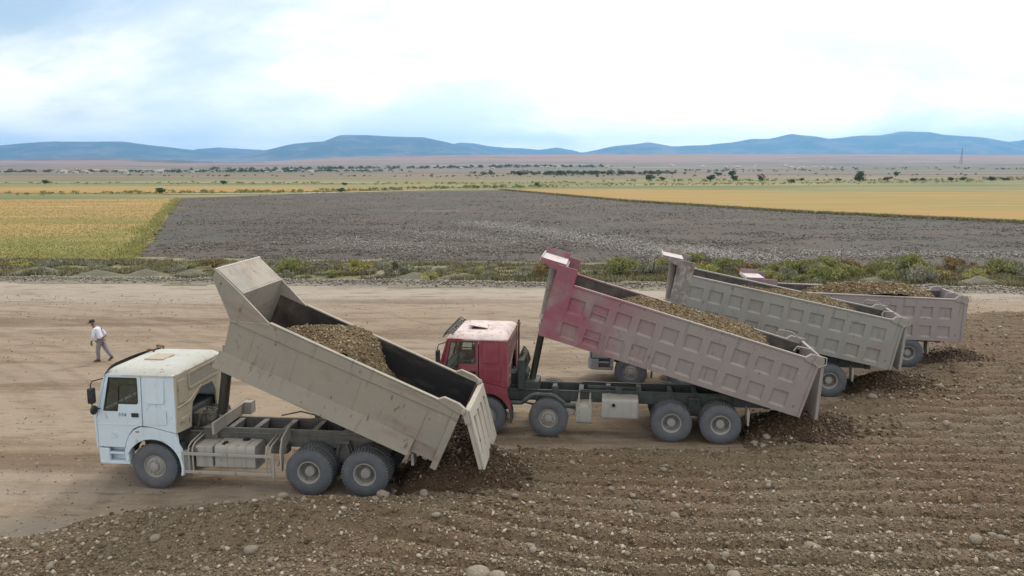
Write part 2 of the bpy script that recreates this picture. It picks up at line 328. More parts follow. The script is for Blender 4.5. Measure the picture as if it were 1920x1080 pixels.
M['ground'] = mat('dry_steppe', (.235, .205, .085), .95, [
    dict(col=(.115, .145, .050), scale=.012, stretch=(.5, 2.2, 1), lo=.42, hi=.6, amt=.9, detail=6),
    dict(col=(.34, .26, .10), scale=.009, stretch=(.4, 2.5, 1), lo=.55, hi=.68, amt=.8),
    dict(col=(.22, .155, .120), axis=(1, 330, 760), scale=.01, stretch=(.5, 2.5, 1), lo=.18, hi=.42, amt=1.),
    dict(col=(.085, .10, .06), scale=.0022, stretch=(1, 3.2, 1), lo=.47, hi=.60, axis=(1, 420, 700), amt=.85, detail=7),
    dict(col=(.10, .125, .055), scale=.004, stretch=(.8, 3, 1), lo=.50, hi=.60, axis=(1, 500, 900), axis2=(1, 2600, 1800), amt=.9, detail=7),
    dict(col=(.36, .27, .20), scale=.0016, stretch=(1, 4, 1), lo=.56, hi=.66, axis=(1, 1200, 2000), amt=.8, detail=6),
    dict(col=(.34, .195, .145), axis=(1, 2600, 4200), scale=.001, stretch=(1, 4, 1), lo=.25, hi=.55, amt=.8)], bump=(.8, .3, .2))
g = link('ground', np_mesh('ground', V, F, 'ground', smooth=True)); tag(g, 'wide flat plain of dry grass and fields reaching the hills', 'ground', kind='structure')

def sheet(name, poly, z, step, m, label, cat='ground', wob=0, kind='structure', zf=None, edge=0):
    P = np.array(poly, float); x0, y0 = P.min(0) - 1; x1, y1 = P.max(0) + 1
    sx_, sy_ = step if isinstance(step, tuple) else (step, step)
    X, Y = np.meshgrid(np.arange(x0, x1 + sx_, sx_), np.arange(y0, y1 + sy_, sy_))
    sdv = sdist(P, X, Y) + (fbm(X / edge, Y / edge, 3, 5) - .5) * edge * .8 if edge else sdist(P, X, Y)
    Z = z + (zf(X, Y) if zf else 0) - np.clip(.02 - sdv / (sx_ + sy_) * .04, 0, 1) * 0
    V, F = grid_mesh(X, Y, np.broadcast_to(Z, X.shape), sdv > 0)
    o = link(name, np_mesh(name, V, F, m, smooth=True)); return tag(o, label, cat, kind=kind)

# dirt yard
ROAD = lambda x: 49.6 - .074 * x                          # far edge of the yard
M['yard'] = mat('packed_dirt', (.295, .225, .158), .95, [
    dict(col=(.325, .26, .195), scale=.16, stretch=(.35, 1.4, 1), lo=.42, hi=.66, amt=.8, detail=6, dist=.4),
    dict(col=(.135, .090, .052), scale=.22, stretch=(.16, 1.6, 1), lo=.47, hi=.64, amt=.8, detail=6, dist=.5),
    dict(col=(.115, .078, .046), scale=.07, lo=.36, hi=.52, ring=((-34, 10, 0), 1.1, .46, .64), amt=.5, detail=7), dict(col=(.33, .26, .19), scale=.07, lo=.36, hi=.52, ring=((-34, 10, 0), .8, .50, .68), amt=.6, detail=7), dict(col=(.135, .095, .06), scale=.08, lo=.40, hi=.55, ring=((4, 52, 0), 1.3, .48, .68), amt=.5, detail=7),
    dict(col=(.30, .24, .18), scale=.07, lo=.45, hi=.65, ring=((-9, 62, 0), .9, .50, .62), amt=.6),
    dict(col=(.24, .20, .165), axis=(1, 20.5, 15), scale=.25, stretch=(.4, 1, 1), lo=.3, hi=.6, amt=.8),
    dict(col=(.37, .315, .26), axis=(1, 42, 45.5), scale=.1, stretch=(.2, 1, 1), lo=.2, hi=.6, amt=.9),
    dict(col=(.155, .108, .066), scale=.9, stretch=(.35, 1.5, 1), lo=.50, hi=.66, amt=.65, detail=8, nr=.7), dict(col=(.30, .255, .205), scale=.5, stretch=(.4, 1.3, 1), lo=.55, hi=.70, amt=.7, detail=8, nr=.7), dict(col=(.38, .32, .25), scale=7, lo=.60, hi=.68, amt=.7, detail=5), dict(col=(.11, .08, .052), scale=2.2, stretch=(.5, 1.5, 1), lo=.56, hi=.70, amt=.6, detail=7)], bump=(2.2, .8, .12, (.45, 1.3, 1)))
def rutz(X, Y):
    r = np.hypot(X + 34, Y - 12) + 3 * fbm(X / 14, Y / 14, 2, 8)
    a = sstep(.45, .7, fbm(X / 16, Y / 16, 2, 21)) * sstep(23, 27, Y)
    return .045 * (fbm(r / 1.1, X / 9, 3, 4) - .5) * a + .03 * (fbm(X / 3, Y / .8, 3, 12) - .5) * sstep(27, 30, Y)
sheet('dirt_yard', [(-75, 4), (75, 4), (75, ROAD(75)), (30, ROAD(30)), (0, ROAD(0)), (-40, ROAD(-40)), (-75, ROAD(-75))], 0, (.5, .2), 'yard', 'bare packed dirt yard with curving wheel ruts', zf=rutz)

# ploughed field, wheat fields, verges
PLO = [(-30, 62.5), (-81, 191), (-60, 218), (-3.5, 257), (26, 171), (48, 130), (70, 105), (112, 22), (112, 40), (60, 55.5), (20, 58)]
M['plough'] = mat('ploughed_soil', (.092, .078, .065), .95, [
    dict(col=(.125, .102, .083), scale=.05, lo=.4, hi=.65, amt=.8, detail=5), dict(col=(.085, .090, .080), scale=.03, lo=.5, hi=.65, amt=.7, detail=5), dict(col=(.050, .042, .035), scale=.45, stretch=(2.6, .16, 1), rot=.38, lo=.52, hi=.66, amt=.75, detail=7), dict(col=(.17, .15, .125), scale=.6, stretch=(2.6, .2, 1), rot=.38, lo=.58, hi=.70, amt=.6, detail=7),
    dict(col=(.28, .27, .255), scale=.045, stretch=(.7, 1.1, 1), lo=.58, hi=.72, amt=.6, detail=9, nr=.75), dict(col=(.15, .135, .118), scale=2.6, lo=.58, hi=.70, amt=.6, detail=5), dict(col=(.16, .14, .08), scale=.025, lo=.62, hi=.7, amt=.5)], bump=(1.1, 1, .35))
sheet('ploughed_field', PLO, .03, .6, 'plough', 'dark ploughed field of broken clods beyond the road', 'field', edge=1.6, zf=lambda X, Y: .12 * fbm(X / 2.2, Y / 2.2, 3, 31) + .16 * (fbm(X / .9, Y / .9, 2, 35) - .5))
M['wheat'] = mat('ripe_stubble', (.38, .255, .088), .95, [
    dict(col=(.33, .215, .075), scale=.05, stretch=(.4, 1.8, 1), lo=.42, hi=.62, amt=.8, detail=6), dict(col=(.48, .36, .17), scale=.09, stretch=(.3, 1.8, 1), lo=.55, hi=.7, amt=.7),
    dict(col=(.17, .18, .04), scale=.045, stretch=(.5, 1.6, 1), lo=.38, hi=.56, axis=(1, 135, 90), amt=.9, detail=6), dict(col=(.16, .17, .05), scale=1.4, lo=.55, hi=.72, amt=.45, detail=5)], bump=(1.5, .6, .2))
sheet('wheat_field', [(-31.5, 63), (-58, 124), (-80, 188), (-135, 181), (-260, 170), (-260, 50), (-60, 60)], .02, 1.4, 'wheat', 'golden stubble field turning green towards the dirt road', 'field', edge=2)
M['wheat2'] = mat('ripe_wheat', (.36, .222, .066), .95, [
    dict(col=(.31, .205, .065), scale=.05, stretch=(.5, 1.6, 1), lo=.45, hi=.62, amt=.7, detail=6), dict(col=(.47, .34, .15), scale=.07, stretch=(.3, 1.8, 1), lo=.55, hi=.7, amt=.6),
    dict(col=(.23, .21, .060), scale=.05, stretch=(.4, 2.4, 1), lo=.40, hi=.58, axis=(0, 10, 90), amt=.8, detail=6), dict(col=(.16, .17, .05), scale=1.2, lo=.58, hi=.72, amt=.35, detail=5)], bump=(1.5, .6, .2))
sheet('wheat_field', [(-2.5, 259), (27, 172.5), (49, 131), (71, 106.5), (114, 23), (330, 60), (330, 215), (120, 240), (30, 268)], .04, 3, 'wheat2', 'golden wheat field to the right of the ploughed field', 'field', edge=4)
sheet('wheat_field', [(-330, 226), (-97, 233), (-30, 262), (-30, 282), (-190, 288), (-400, 285)], .06, 4, 'wheat2', 'narrow pale wheat strip behind the far hedge', 'field', edge=5)
M['track'] = mat('pale_track', (.44, .39, .33), .95, [dict(col=(.33, .28, .22), scale=.2, lo=.4, hi=.7)])
sheet('farm_track', [(-420, 374), (-150, 378), (-60, 372), (-60, 378), (-150, 386), (-420, 384)], .08, 2.5, 'track', 'pale dirt track crossing the far fields', 'track')
sheet('farm_track', [(-98, 219), (-60, 224), (-20, 262), (-20, 266), (-62, 228.5), (-98, 223)], .09, 1.2, 'track', 'pale track along the far edge of the ploughed field', 'track')
M['verge'] = mat('scrub_verge', (.185, .175, .085), .95, [dict(col=(.29, .245, .175), scale=.18, lo=.45, hi=.65, amt=.8, detail=6), dict(col=(.12, .125, .05), scale=.4, lo=.5, hi=.7, amt=.8, detail=6), dict(col=(.33, .29, .23), scale=2.5, lo=.58, hi=.7, amt=.5)], bump=(1.5, .8, .2))
sheet('road_verge', [(-75, ROAD(-75) - .2), (75, ROAD(75) - .2), (75, ROAD(75) + 11), (20, 58.5), (-30, 63.5), (-75, ROAD(-75) + 9)], .012, 1, 'verge', 'dry weedy verge between the dirt road and the fields', 'verge', edge=3, zf=lambda X, Y: .25 * fbm(X / 4, Y / 3, 3, 17) * sstep(0, 2.5, Y - ROAD(X)))

# gravel fill
GRAV = [(-16, 11.5), (-10.9, 14.9), (-8.6, 16.2), (-5.8, 16.6), (-3.4, 16.5), (-2.4, 17.3), (-2.1, 18.6), (-.5, 20.3), (3, 20.1), (6.4, 20.3), (7.4, 22.0), (9.3, 23.8), (11.0, 24.9), (12.2, 26.6), (14.2, 28.0), (16.2, 29.6), (17.4, 32), (20.5, 36.5), (24.2, 40.2), (30, 40.0), (70, 37), (70, 8), (-16, 8)]
def gmask(x, y): return sstep(-.25, .55, sdist(GRAV, x, y) + (fbm(x * 1.1, y * 1.1, 4, 2) - .5) * 1.1)
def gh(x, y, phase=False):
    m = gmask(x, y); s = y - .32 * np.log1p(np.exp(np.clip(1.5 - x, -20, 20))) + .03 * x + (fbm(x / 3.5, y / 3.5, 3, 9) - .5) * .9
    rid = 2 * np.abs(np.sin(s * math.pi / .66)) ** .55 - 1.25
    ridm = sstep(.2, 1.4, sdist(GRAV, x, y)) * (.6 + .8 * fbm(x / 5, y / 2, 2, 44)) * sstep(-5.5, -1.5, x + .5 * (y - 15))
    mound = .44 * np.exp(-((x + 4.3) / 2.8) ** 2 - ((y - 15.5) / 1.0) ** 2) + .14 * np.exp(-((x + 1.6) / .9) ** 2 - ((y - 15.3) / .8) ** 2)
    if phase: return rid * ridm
    return -.05 + m * (.25 + .07 * (fbm(x / 1.3, y / 1.3, 4, 6) - .5) + .07 * (fbm(x * 3.2, y * 3.2, 3, 7) - .5)) + m * ridm * rid * .145 + m * mound
X, Y = np.meshgrid(np.arange(-17, 56, .11), np.concatenate([np.arange(9, 26, .1), np.arange(26, 42.5, .16)])); Zg = gh(X, Y)
V, F = grid_mesh(X, Y, Zg, Zg > -.03)
gravel = tag(link('gravel_bed', np_mesh('gravel_bed', V, F, 'gravel', smooth=True)), 'spread bed of brown gravel raked into low ridges', 'gravel', kind='structure')
def gpos(n, y0, y1, bias=2.0):
    u = rng.random(n); y = 1 / (1 / y0 ** (bias - 1) + u * (1 / y1 ** (bias - 1) - 1 / y0 ** (bias - 1))) ** (1 / (bias - 1)); x = rng.uniform(-1, 1, n) * (.70 * y + 3)
    k = (gmask(x, y) > rng.uniform(.1, .7, n)); return x[k], y[k]
def tints(n, pale=.05): return np.clip(rng.beta(2.2, 2.6, n) * .85 + (rng.random(n) < pale) * rng.uniform(.3, .6, n), 0, 1)
parts = []
for n, s0, s1, pr, y0, y1, pale in ((125000, .011, .026, OCT, 11.5, 42, .10), (30000, .022, .042, OCT, 11.5, 42, .24), (5600, .036, .064, ICO, 11.5, 42, .42)):
    x, y = gpos(n, y0, y1, 2.2); s = rng.uniform(s0, s1, len(x)) * (1 + .35 * (y > 24))
    v, f, i = rocks(np.stack([x, y, gh(x, y) + s * .22], -1), s, pr); parts.append((v, f, np.clip(tints(len(x), pale) + .20 * gh(x, y, True), 0, 1)[i]))  # tint follows the ridges: trough shade painted into the pebbles, crests paler
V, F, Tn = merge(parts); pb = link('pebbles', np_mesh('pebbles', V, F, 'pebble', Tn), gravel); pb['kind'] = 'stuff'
M['stone'] = mat('river_stone', (.30, .255, .20), .85, [dict(col=(.22, .185, .14), scale=5, lo=.4, hi=.65, amt=.9), dict(col=(.34, .30, .245), scale=3, lo=.5, hi=.65, amt=.7), dict(col=(.15, .11, .075), scale=8, lo=.58, hi=.7, amt=.6)], bump=(18, .4, .03))
SV, SF = ico(2); STONES = []
for k in range(9):
    d = SV / np.linalg.norm(SV, axis=1)[:, None]; c = rng.standard_normal((7, 3)); c /= np.linalg.norm(c, axis=1)[:, None]
    r = np.min(np.minimum(1, rng.uniform(.72, 1.0, 7)[None] / np.maximum(d @ c.T, .05)), axis=1) * (1 + .05 * rng.standard_normal(len(d)))
    STONES.append(np_mesh('stone', d * r[:, None] * np.array([1, rng.uniform(.65, .9), rng.uniform(.5, .7)]), SF, 'stone', smooth=(k % 3 > 0)))
big = [(-.6, 13.05, .26), (-.28, 12.95, .2), (-2.75, 17.55, .2), (-2.35, 17.2, .17), (-2.6, 16.9, .15), (-2.9, 16.35, .17), (-2.25, 17.0, .12), (-3.0, 17.1, .12), (-2.0, 16.6, .14), (.35, 14.55, .16), (1.35, 15.6, .14), (4.05, 13.1, .18), (6.0, 14.4, .2), (3.5, 15.6, .15), (7.1, 20.6, .16), (7.45, 21.0, .14), (8.9, 21.4, .2), (9.3, 21.7, .15), (6.7, 20.4, .11), (9.3, 14.5, .15), (-7.2, 14.6, .13), (-5.1, 14.1, .15), (-5.0, 15.9, .14), (4.9, 12.6, .17), (5.5, 12.4, .2), (2.4, 12.9, .14), (12.6, 21.5, .14), (14.6, 25.5, .18), (11.8, 24.4, .17)]
x, y = gpos(1500, 12.4, 33, 2.6); k = np.arange(min(271, len(x)))
big += [(a, b, .036 + .07 * rng.random() ** 2.4 + .0026 * (b - 12)) for a, b in zip(x[k], y[k])]
for i, (a, b, s) in enumerate(big[:300]):
    o = link('stone', STONES[i % 9], gravel, (a, b, float(gh(np.array([a]), np.array([b]))[0]) + s * .22), (random.uniform(-.25, .25), random.uniform(-.25, .25), random.uniform(0, 6.28))); o.scale = (s, s, s)
# loose crumbs on the yard
NY = 42000; x = rng.uniform(-34, 30, NY); y = 12 + 34 * rng.random(NY) ** 1.5; sdv = -sdist(GRAV, x, y); k = (sdv > 0) & (rng.random(NY) < np.exp(-sdv / .9) + .30 * sstep(.52, .66, fbm(x / 5, y / 1.6, 4, 3)) + .04)
x, y = x[k], y[k]; s = rng.uniform(.010, .028, len(x)) * (1 + (y - 12) / 40); v, f, i = rocks(np.stack([x, y, s * .3], -1), s)
o = tag(link('loose_pebbles', np_mesh('loose_pebbles', v, f, 'pebble', tints(len(x), .35)[i])), 'loose pebbles scattered over the packed dirt yard', 'pebbles', kind='stuff')

# gravel windrow along the far side of the road
x = rng.uniform(-70, 70, 16000); off = np.abs(rng.normal(0, .55, 16000)) * np.where(rng.random(16000) < .5, 1, -.8); y = ROAD(x) + .5 + off; s = rng.uniform(.03, .10, 16000)
z = .24 * np.exp(-(off / .8) ** 2) * (.5 + fbm(x / 2, y * 0, 3, 14)) + .02
v, f, i = rocks(np.stack([x, y, z], -1), s)
X, Y = np.meshgrid(np.arange(-70, 70, .35), np.linspace(-1.6, 1.6, 12)); Zw = .24 * np.exp(-(Y / .8) ** 2) * (.5 + fbm(X / 2, X * 0, 3, 14)) - .02
M['windrow'] = mat('grey_gravel', (.24, .215, .175), .95, [dict(col=(.34, .31, .265), scale=9, lo=.5, hi=.7, amt=.7), dict(col=(.15, .125, .095), scale=5, lo=.5, hi=.75, amt=.7)], bump=(10, .8, .08))
M['pebble_pale'] = mat('pale_pebbles', (.3, .28, .24), .9, [dict(col=(.8, .8, .75), scale=.5, lo=.4, hi=.7, amt=.4, blend='MULTIPLY')], tint=[(0, (.13, .11, .085)), (.5, (.27, .24, .195)), (1, (.46, .43, .38))])
V, F = grid_mesh(X, ROAD(X) + .5 + Y, Zw); wr = tag(link('gravel_windrow', np_mesh('gravel_windrow', V, F, 'windrow', smooth=True)), 'low ridge of grey gravel along the far road edge', 'gravel', kind='stuff')
o = link('pebbles', np_mesh('pebbles', v, f, 'pebble_pale', rng.random(len(x))[i]), wr); o['kind'] = 'stuff'
# earth mounds on the verge
def heap_mesh(name, r, h, ry, m, seed, n=26):
    X, Y = np.meshgrid(np.linspace(-1.25, 1.25, n), np.linspace(-1.25, 1.25, n)); rr = np.hypot(X, Y) * (1 + .5 * (fbm(X * 1.6 + seed, Y * 1.6, 3, seed) - .5))
    Z = h * (np.clip(1 - rr, 0, 1) ** .9 * (.72 + .6 * (fbm(X * 3, Y * 3, 3, seed + 3) - .0) * .6)) - .06
    V, F = grid_mesh(X * r, Y * ry, Z, Z > -.05); return np_mesh(name, V, F, m, smooth=True)
M['mound'] = mat('weedy_earth', (.185, .178, .128), .95, [dict(col=(.13, .135, .082), scale=1.2, lo=.42, hi=.65, amt=.8, detail=6), dict(col=(.25, .235, .19), scale=2.2, lo=.52, hi=.7, amt=.8, detail=6)], bump=(4, .8, .15))
mound_meshes = [heap_mesh('earth_mound', 2.9, .80, 1.5, 'mound', 60 + k) for k in range(4)]
MOUNDS = []
for i, (mx_, dy, sc) in enumerate([(-34, 2.8, .95), (-29.5, 2.4, .7), (-26, 2.7, .75), (-22.5, 2.4, .85), (-19.2, 2.5, .7), (-6.8, 2.8, .7), (-4, 2.6, .6), (3.2, 2.5, .7), (16.8, 3.0, .8), (20.3, 2.7, .85), (24.2, 2.6, .8), (30.5, 2.6, .9), (-39, 3, 1)]):
    o = link('earth_mound', mound_meshes[i % 4], None, (mx_, ROAD(mx_) + dy, .02), (0, 0, random.uniform(-.3, .3))); o.scale = (sc, sc, sc)
    MOUNDS.append((mx_, dy)); tag(o, ('broad' if sc > .9 else ('middling' if sc > .72 else 'small')) + ' grey earth mound on the verge behind the gravel ridge', 'mound', 'earth mounds along the road')

# hills and mountains
def ridge(name, prof, d, depth, m, label, seed, foot=None):
    P = np.array(prof, float); xs = np.linspace(P[0, 0], P[-1, 0], 170); hs = np.interp(xs, P[:, 0], P[:, 1])
    vs = np.linspace(-1, 1, 41); X, Vv = np.meshgrid(xs, vs); H = np.broadcast_to(hs, X.shape)
    sh = np.clip(1 - np.abs(Vv) ** 1.25, 0, 1); gul = (np.abs(fbm(X / 420, Vv * 2.2, 4, seed) - .5) * 2)
    Z = H * sh * (1 - .42 * gul * (1 - sh) * 2 * sh ** .4 * (1 - sh ** 6)) * np.where(sh > .99, 1, 1) + (fbm(X / 260, Vv * 3, 4, seed + 9) - .5) * H * .04 * sh
    V, F = grid_mesh(X + (fbm(Vv * 2, X / 900, 2, seed + 2) - .5) * 300 * (1 - sh), d + Vv * depth, Z - 12)
    return tag(link(name, np_mesh(name, V, F, m, smooth=True)), label, 'mountain', kind='structure')
M['mount'] = mat('bare_mountain', (.04, .042, .038), .95, [dict(col=(.17, .13, .105), scale=.0022, stretch=(1, 1, 3), lo=.46, hi=.62, amt=.9, detail=7), dict(col=(.045, .055, .035), scale=.004, lo=.5, hi=.65, amt=.7, detail=7), dict(col=(.30, .19, .15), axis=(2, 170, 20), scale=.0016, lo=.25, hi=.6, amt=.8, detail=6)])
ridge('mountain_range', [(-11500, 150), (-9071, 273), (-7839, 337), (-7509, 369), (-7016, 401), (-5956, 401), (-5632, 361), (-5146, 305), (-4701, 249), (-4253, 216), (-3843, 241), (-3594, 305), (-3346, 369), (-2855, 409), (-2607, 497), (-2400, 494), (-2119, 489), (-1345, 465), (-1061, 401), (-653, 313), (-368, 224), (0, 160), (500, 40)], 12000, 2600, 'mount', 'flat topped blue mountain range behind the left plain', 5)
ridge('mountain_range', [(0, 40), (645, 179), (920, 233), (1288, 270), (1746, 369), (2341, 432), (2756, 369), (3307, 387), (3764, 432), (4128, 496), (4404, 487), (4811, 577), (5227, 532), (5412, 496), (6051, 550), (6326, 550), (6687, 613), (7145, 613), (7425, 559), (8071, 514), (8445, 441), (8824, 324), (9570, 233), (11500, 120)], 13500, 2600, 'mount', 'long blue mountain range with rounded peaks on the right', 11)
ridge('mountain_range', [(-7105, 33), (-6444, 218), (-6026, 349), (-5616, 389), (-5209, 359), (-4801, 339), (-4296, 218), (-3632, 33)], 15000, 1400, 'mount', 'faint far peak seen in the gap of the left range', 15)
ridge('mountain_range', [(-2526, 49), (-1841, 218), (-1020, 480), (-714, 460), (-306, 389), (204, 370), (511, 339), (868, 379), (1175, 329), (1534, 218), (2211, 33)], 15000, 1400, 'mount', 'pale far ridge in the gap between the two ranges', 19)
ridge('mountain_range', [(7737, 49), (8586, 289), (9384, 480), (9788, 520), (10599, 560), (11633, 440), (13026, 160)], 15000, 1400, 'mount', 'palest far ridge beyond the right end of the range', 23)

M['foothill'] = mat('dry_foothill', (.15, .115, .095), .95, [dict(col=(.26, .18, .14), scale=.004, lo=.45, hi=.62, amt=.8, detail=7), dict(col=(.08, .085, .065), scale=.006, lo=.5, hi=.65, amt=.7, detail=7)])
ridge('foothills', [(-3600, 20), (-3300, 50), (-2860, 56), (-2560, 64), (-2170, 65), (-1870, 55), (-1600, 46), (-1370, 44), (-1150, 20)], 4300, 420, 'foothill', 'low dark foothill in front of the left mountains', 41)
ridge('foothills', [(1350, 20), (1560, 48), (1900, 60), (2250, 58), (2550, 50), (2900, 22)], 4300, 350, 'foothill', 'low brown rise in front of the right mountains', 47)

# ------------------------------------------------------------------ trucks
WR = .565
def wheel_meshes():
    def tyre():
        b = MB(); b.lathe([(.275, -.125), (.30, -.148), (.40, -.160), (.49, -.150), (.535, -.128), (.548, -.10), (.548, .10), (.535, .128), (.49, .150), (.40, .160), (.30, .148), (.275, .125), (.26, 0), (.275, -.125)], 40)
        for k in range(46):                                     # tread blocks on both shoulders
            a = 2 * math.pi * (k + .5 * 0) / 46; da = .046
            for sgn in (-1, 1):
                aa = a + (.0 if sgn > 0 else .068)
                V = [((r) * math.cos(aa + e), sgn * yy, r * math.sin(aa + e)) for (r, yy) in ((.505, .150), (.568, .128), (.568, .028), (.54, .028)) for e in (-da, da)]
                b.add(V, [(0, 1, 3, 2), (2, 3, 5, 4), (4, 5, 7, 6), (0, 2, 4, 6), (1, 7, 5, 3)])
        return b.mesh('tyre', 'tyre', 40)
    fr = MB(); fr.lathe([(.285, .125), (.265, .135), (.25, .10), (.235, .085), (.20, .115), (.14, .125), (.115, .12), (.11, .175), (.08, .19), (.0, .192)], 32)
    fr.lathe([(.285, -.12), (.2, -.05), (0, -.04)], 24)
    nuts = MB()
    nuts.cyl((0, .11, 0), (0, .16, 0), .018, n=6)
    rr = MB(); rr.lathe([(.285, .128), (.272, .142), (.245, .128), (.235, .06), (.228, -.06), (.20, -.085), (.10, -.09), (0, -.09)], 32)
    hub = MB(); hub.lathe([(.15, -.085), (.135, -.05), (.125, .055), (.11, .075), (0, .08)], 24)
    for k in range(10):
        a = 2 * math.pi * k / 10; hub.cyl((.17 * math.cos(a), -.09, .17 * math.sin(a)), (.17 * math.cos(a), -.045, .17 * math.sin(a)), .017, n=6)
    return dict(tyre=tyre(), front=fr.mesh('wheel', 'rim'), nuts=nuts.mesh('lug_nut', 'galv'), rear=rr.mesh('wheel', 'rim'), hub=hub.mesh('hub', 'rim'))
WM = wheel_meshes()
def wheel(root, x, y, rear=False, inner=False):
    s = 1 if y > 0 else -1
    w = link('wheel', WM['rear' if rear else 'front'], root, (x, y, WR), (0, random.uniform(0, 6.28), 0) if s > 0 else (0, random.uniform(0, 6.28), math.pi))
    link('tyre', WM['tyre'], w)
    if rear:
        if not inner: link('hub', WM['hub'], w)
    else:
        for k in range(10): link('lug_nut', WM['nuts'], w, (.165 * math.cos(.628 * k), 0, .165 * math.sin(.628 * k)))
def lean(x, y, z): return (x, y - (1 if y > 0 else -1) * max(0, z - 2.0) * .075 * min(1, abs(y) / 1.0), z)
def cab(root, ax, paint_, rear_mat, roof_mat, number=None, hatch_up=False, visor=True, driver=False):
    A = lambda pts: [(x + ax, z) for x, z in pts]
    ROOFZ = 2.84
    for s in (1, -1):
        y0, y1 = (1.15, 1.2) if s > 0 else (-1.2, -1.15)
        win = [(1.02, 2.74), (.32, 2.74), (.31, 2.15), (.33, 2.12), (.80, 2.12), (.82, 1.94), (1.17, 1.94)]
        d = MB().poly(A([(1.36, 1.03), (.70, 1.03), (.655, 1.2), (.57, 1.37), (.46, 1.5), (.30, 1.57), (.225, 1.58), (.225, 2.81), (1.08, 2.81), (1.30, 1.95), (1.36, 1.75)]), y0, y1, [A(win)]).map(lean).build('door', paint_, root, .012)
        k = .006 * s
        MB().poly(A([(1.03, 2.75), (.31, 2.75), (.30, 2.11), (.81, 2.11), (.83, 1.93), (1.18, 1.93)]), 1.168 * s, 1.176 * s).map(lean).build('window_pane', GLASS, d, smooth=0)
        fr = MB()                                                 # black rubber round the pane and its divider
        W_ = A(win)
        for a, b in zip(W_, W_[1:] + W_[:1]): fr.tube([(a[0], 1.19 * s, a[1]), (b[0], 1.19 * s, b[1])], .016, 6)
        fr.tube([(ax + .80, 1.18 * s, 2.12), (ax + .79, 1.18 * s, 2.50), (ax + .74, 1.18 * s, 2.57), (ax + .32, 1.18 * s, 2.58)], .014, 6)
        fr.map(lean).build('window_seal', 'rubber', d)
        MB().box(ax + .29, ax + .47, 1.2 * s, 1.225 * s, 1.80, 1.90).build('door_handle', 'rubber', d, .01)
        MB().box(ax + .30, ax + 1.33, 1.199 * s, 1.212 * s, 1.595, 1.612).build('door_crease', paint_, d, .006)
        if number and s > 0:
            cu = bpy.data.curves.new('number', 'FONT'); cu.body = number; cu.size = .115; cu.extrude = .004; cu.space_character = 1.25
            t = bpy.data.objects.new('t', cu); COL.objects.link(t); dg = bpy.context.evaluated_depsgraph_get(); me = bpy.data.meshes.new_from_object(t.evaluated_get(dg)); bpy.data.objects.remove(t)
            me.materials.clear(); me.materials.append(M['letter']); link('number_lettering', me, d, (ax + .80, 1.206, 1.815), (R_(90), 0, R_(180)))
            e = MB(); cxx, czz = ax + .93, 1.33
            arc = lambda r, a0, a1, n=9: [(cxx + r * math.cos(R_(a0 + (a1 - a0) * i / n)), 1.206, czz + r * .8 * math.sin(R_(a0 + (a1 - a0) * i / n))) for i in range(n + 1)]
            e.tube(arc(.10, 20, 150), .008, 5).tube(arc(.07, 200, 340), .008, 5).tube(arc(.04, 0, 360), .01, 5); e.build('door_emblem', 'emblem', d)
        # rear quarter with its pressed pads
        q = MB().poly(A([(.205, 2.81), (-.60, 2.81), (-.62, 1.42), (.02, 1.565), (.205, 1.58)]), y0, y1).map(lean).build('quarter_panel', paint_, root, .012)
        if s > 0 or True:
            for (a0, a1, b0, b1) in ((-.36, .10, 2.14, 2.73), (-.40, .08, 1.62, 1.99)):
                MB().poly(A(rrect(a0, a1, b0, b1, .05)), 1.195 * s, 1.213 * s).map(lean).build('pressed_panel', paint_, q, .008)
        # wheel arch and mudguard
        arc = [(.70 * math.cos(R_(t)), WR + .70 * math.sin(R_(t))) for t in range(25, 181, 9)]
        MB().poly(A([(.68, 1.0), (.63, 1.2), (.55, 1.36), (.44, 1.48), (.29, 1.55), (.0, 1.55), (-.62, 1.405), (-.64, 1.15), (-.72, 1.02), (-.72, WR)] + arc[::-1]), 1.13 * s, 1.225 * s).build('fender', paint_, root, .015)
        gd = MB(); pts = [(.705 * math.cos(R_(t)), WR + .705 * math.sin(R_(t))) for t in range(150, 196, 9)]
        gd.poly(A(pts + [(p[0] - .06, p[1]) for p in pts[::-1]]), .86 * s, 1.235 * s); gd.build('mudguard', paint_ if ax < 1 else 'chassis2', root, .012)
        wl_ = MB(); pts = [(.72 * math.cos(R_(t)), WR + .72 * math.sin(R_(t))) for t in range(20, 185, 11)]
        wl_.poly(A(pts + [(p[0] * 1.04, WR + (p[1] - WR) * 1.04) for p in pts[::-1]]), .72 * s, 1.14 * s); wl_.build('arch_liner', 'interior', root)
        MB().box(ax + .30, ax + .38, 1.225 * s, 1.24 * s, 1.43, 1.46).build('side_marker', 'lamp', root)
        # entry step
        st = MB().box(ax + .62, ax + 1.36, .95 * s, 1.19 * s, .60, .68); st.box(ax + .62, ax + .72, .95 * s, 1.2 * s, .68, 1.0).box(ax + .74, ax + 1.36, .95 * s, 1.17 * s, .84, .90).box(ax + .72, ax + 1.36, .95 * s, 1.0 * s, .66, 1.0)
        st.build('entry_step', paint_, root, .015)
        MB().poly(A([(1.10, 2.80), (1.15, 2.80), (1.44, 1.80), (1.44, 1.0), (1.375, 1.0), (1.375, 1.76), (1.315, 1.95)]), 1.0 * s, 1.19 * s).map(lean).build('corner_pillar', paint_, root, .02)
        # mirrors
        m = MB().tube([(ax + 1.15, 1.16 * s, 2.72), (ax + 1.34, 1.29 * s, 2.68), (ax + 1.37, 1.32 * s, 2.60), (ax + 1.37, 1.32 * s, 2.05), (ax + 1.25, 1.2 * s, 1.98)], .015, 6).build('mirror_arm', 'rubber', root)
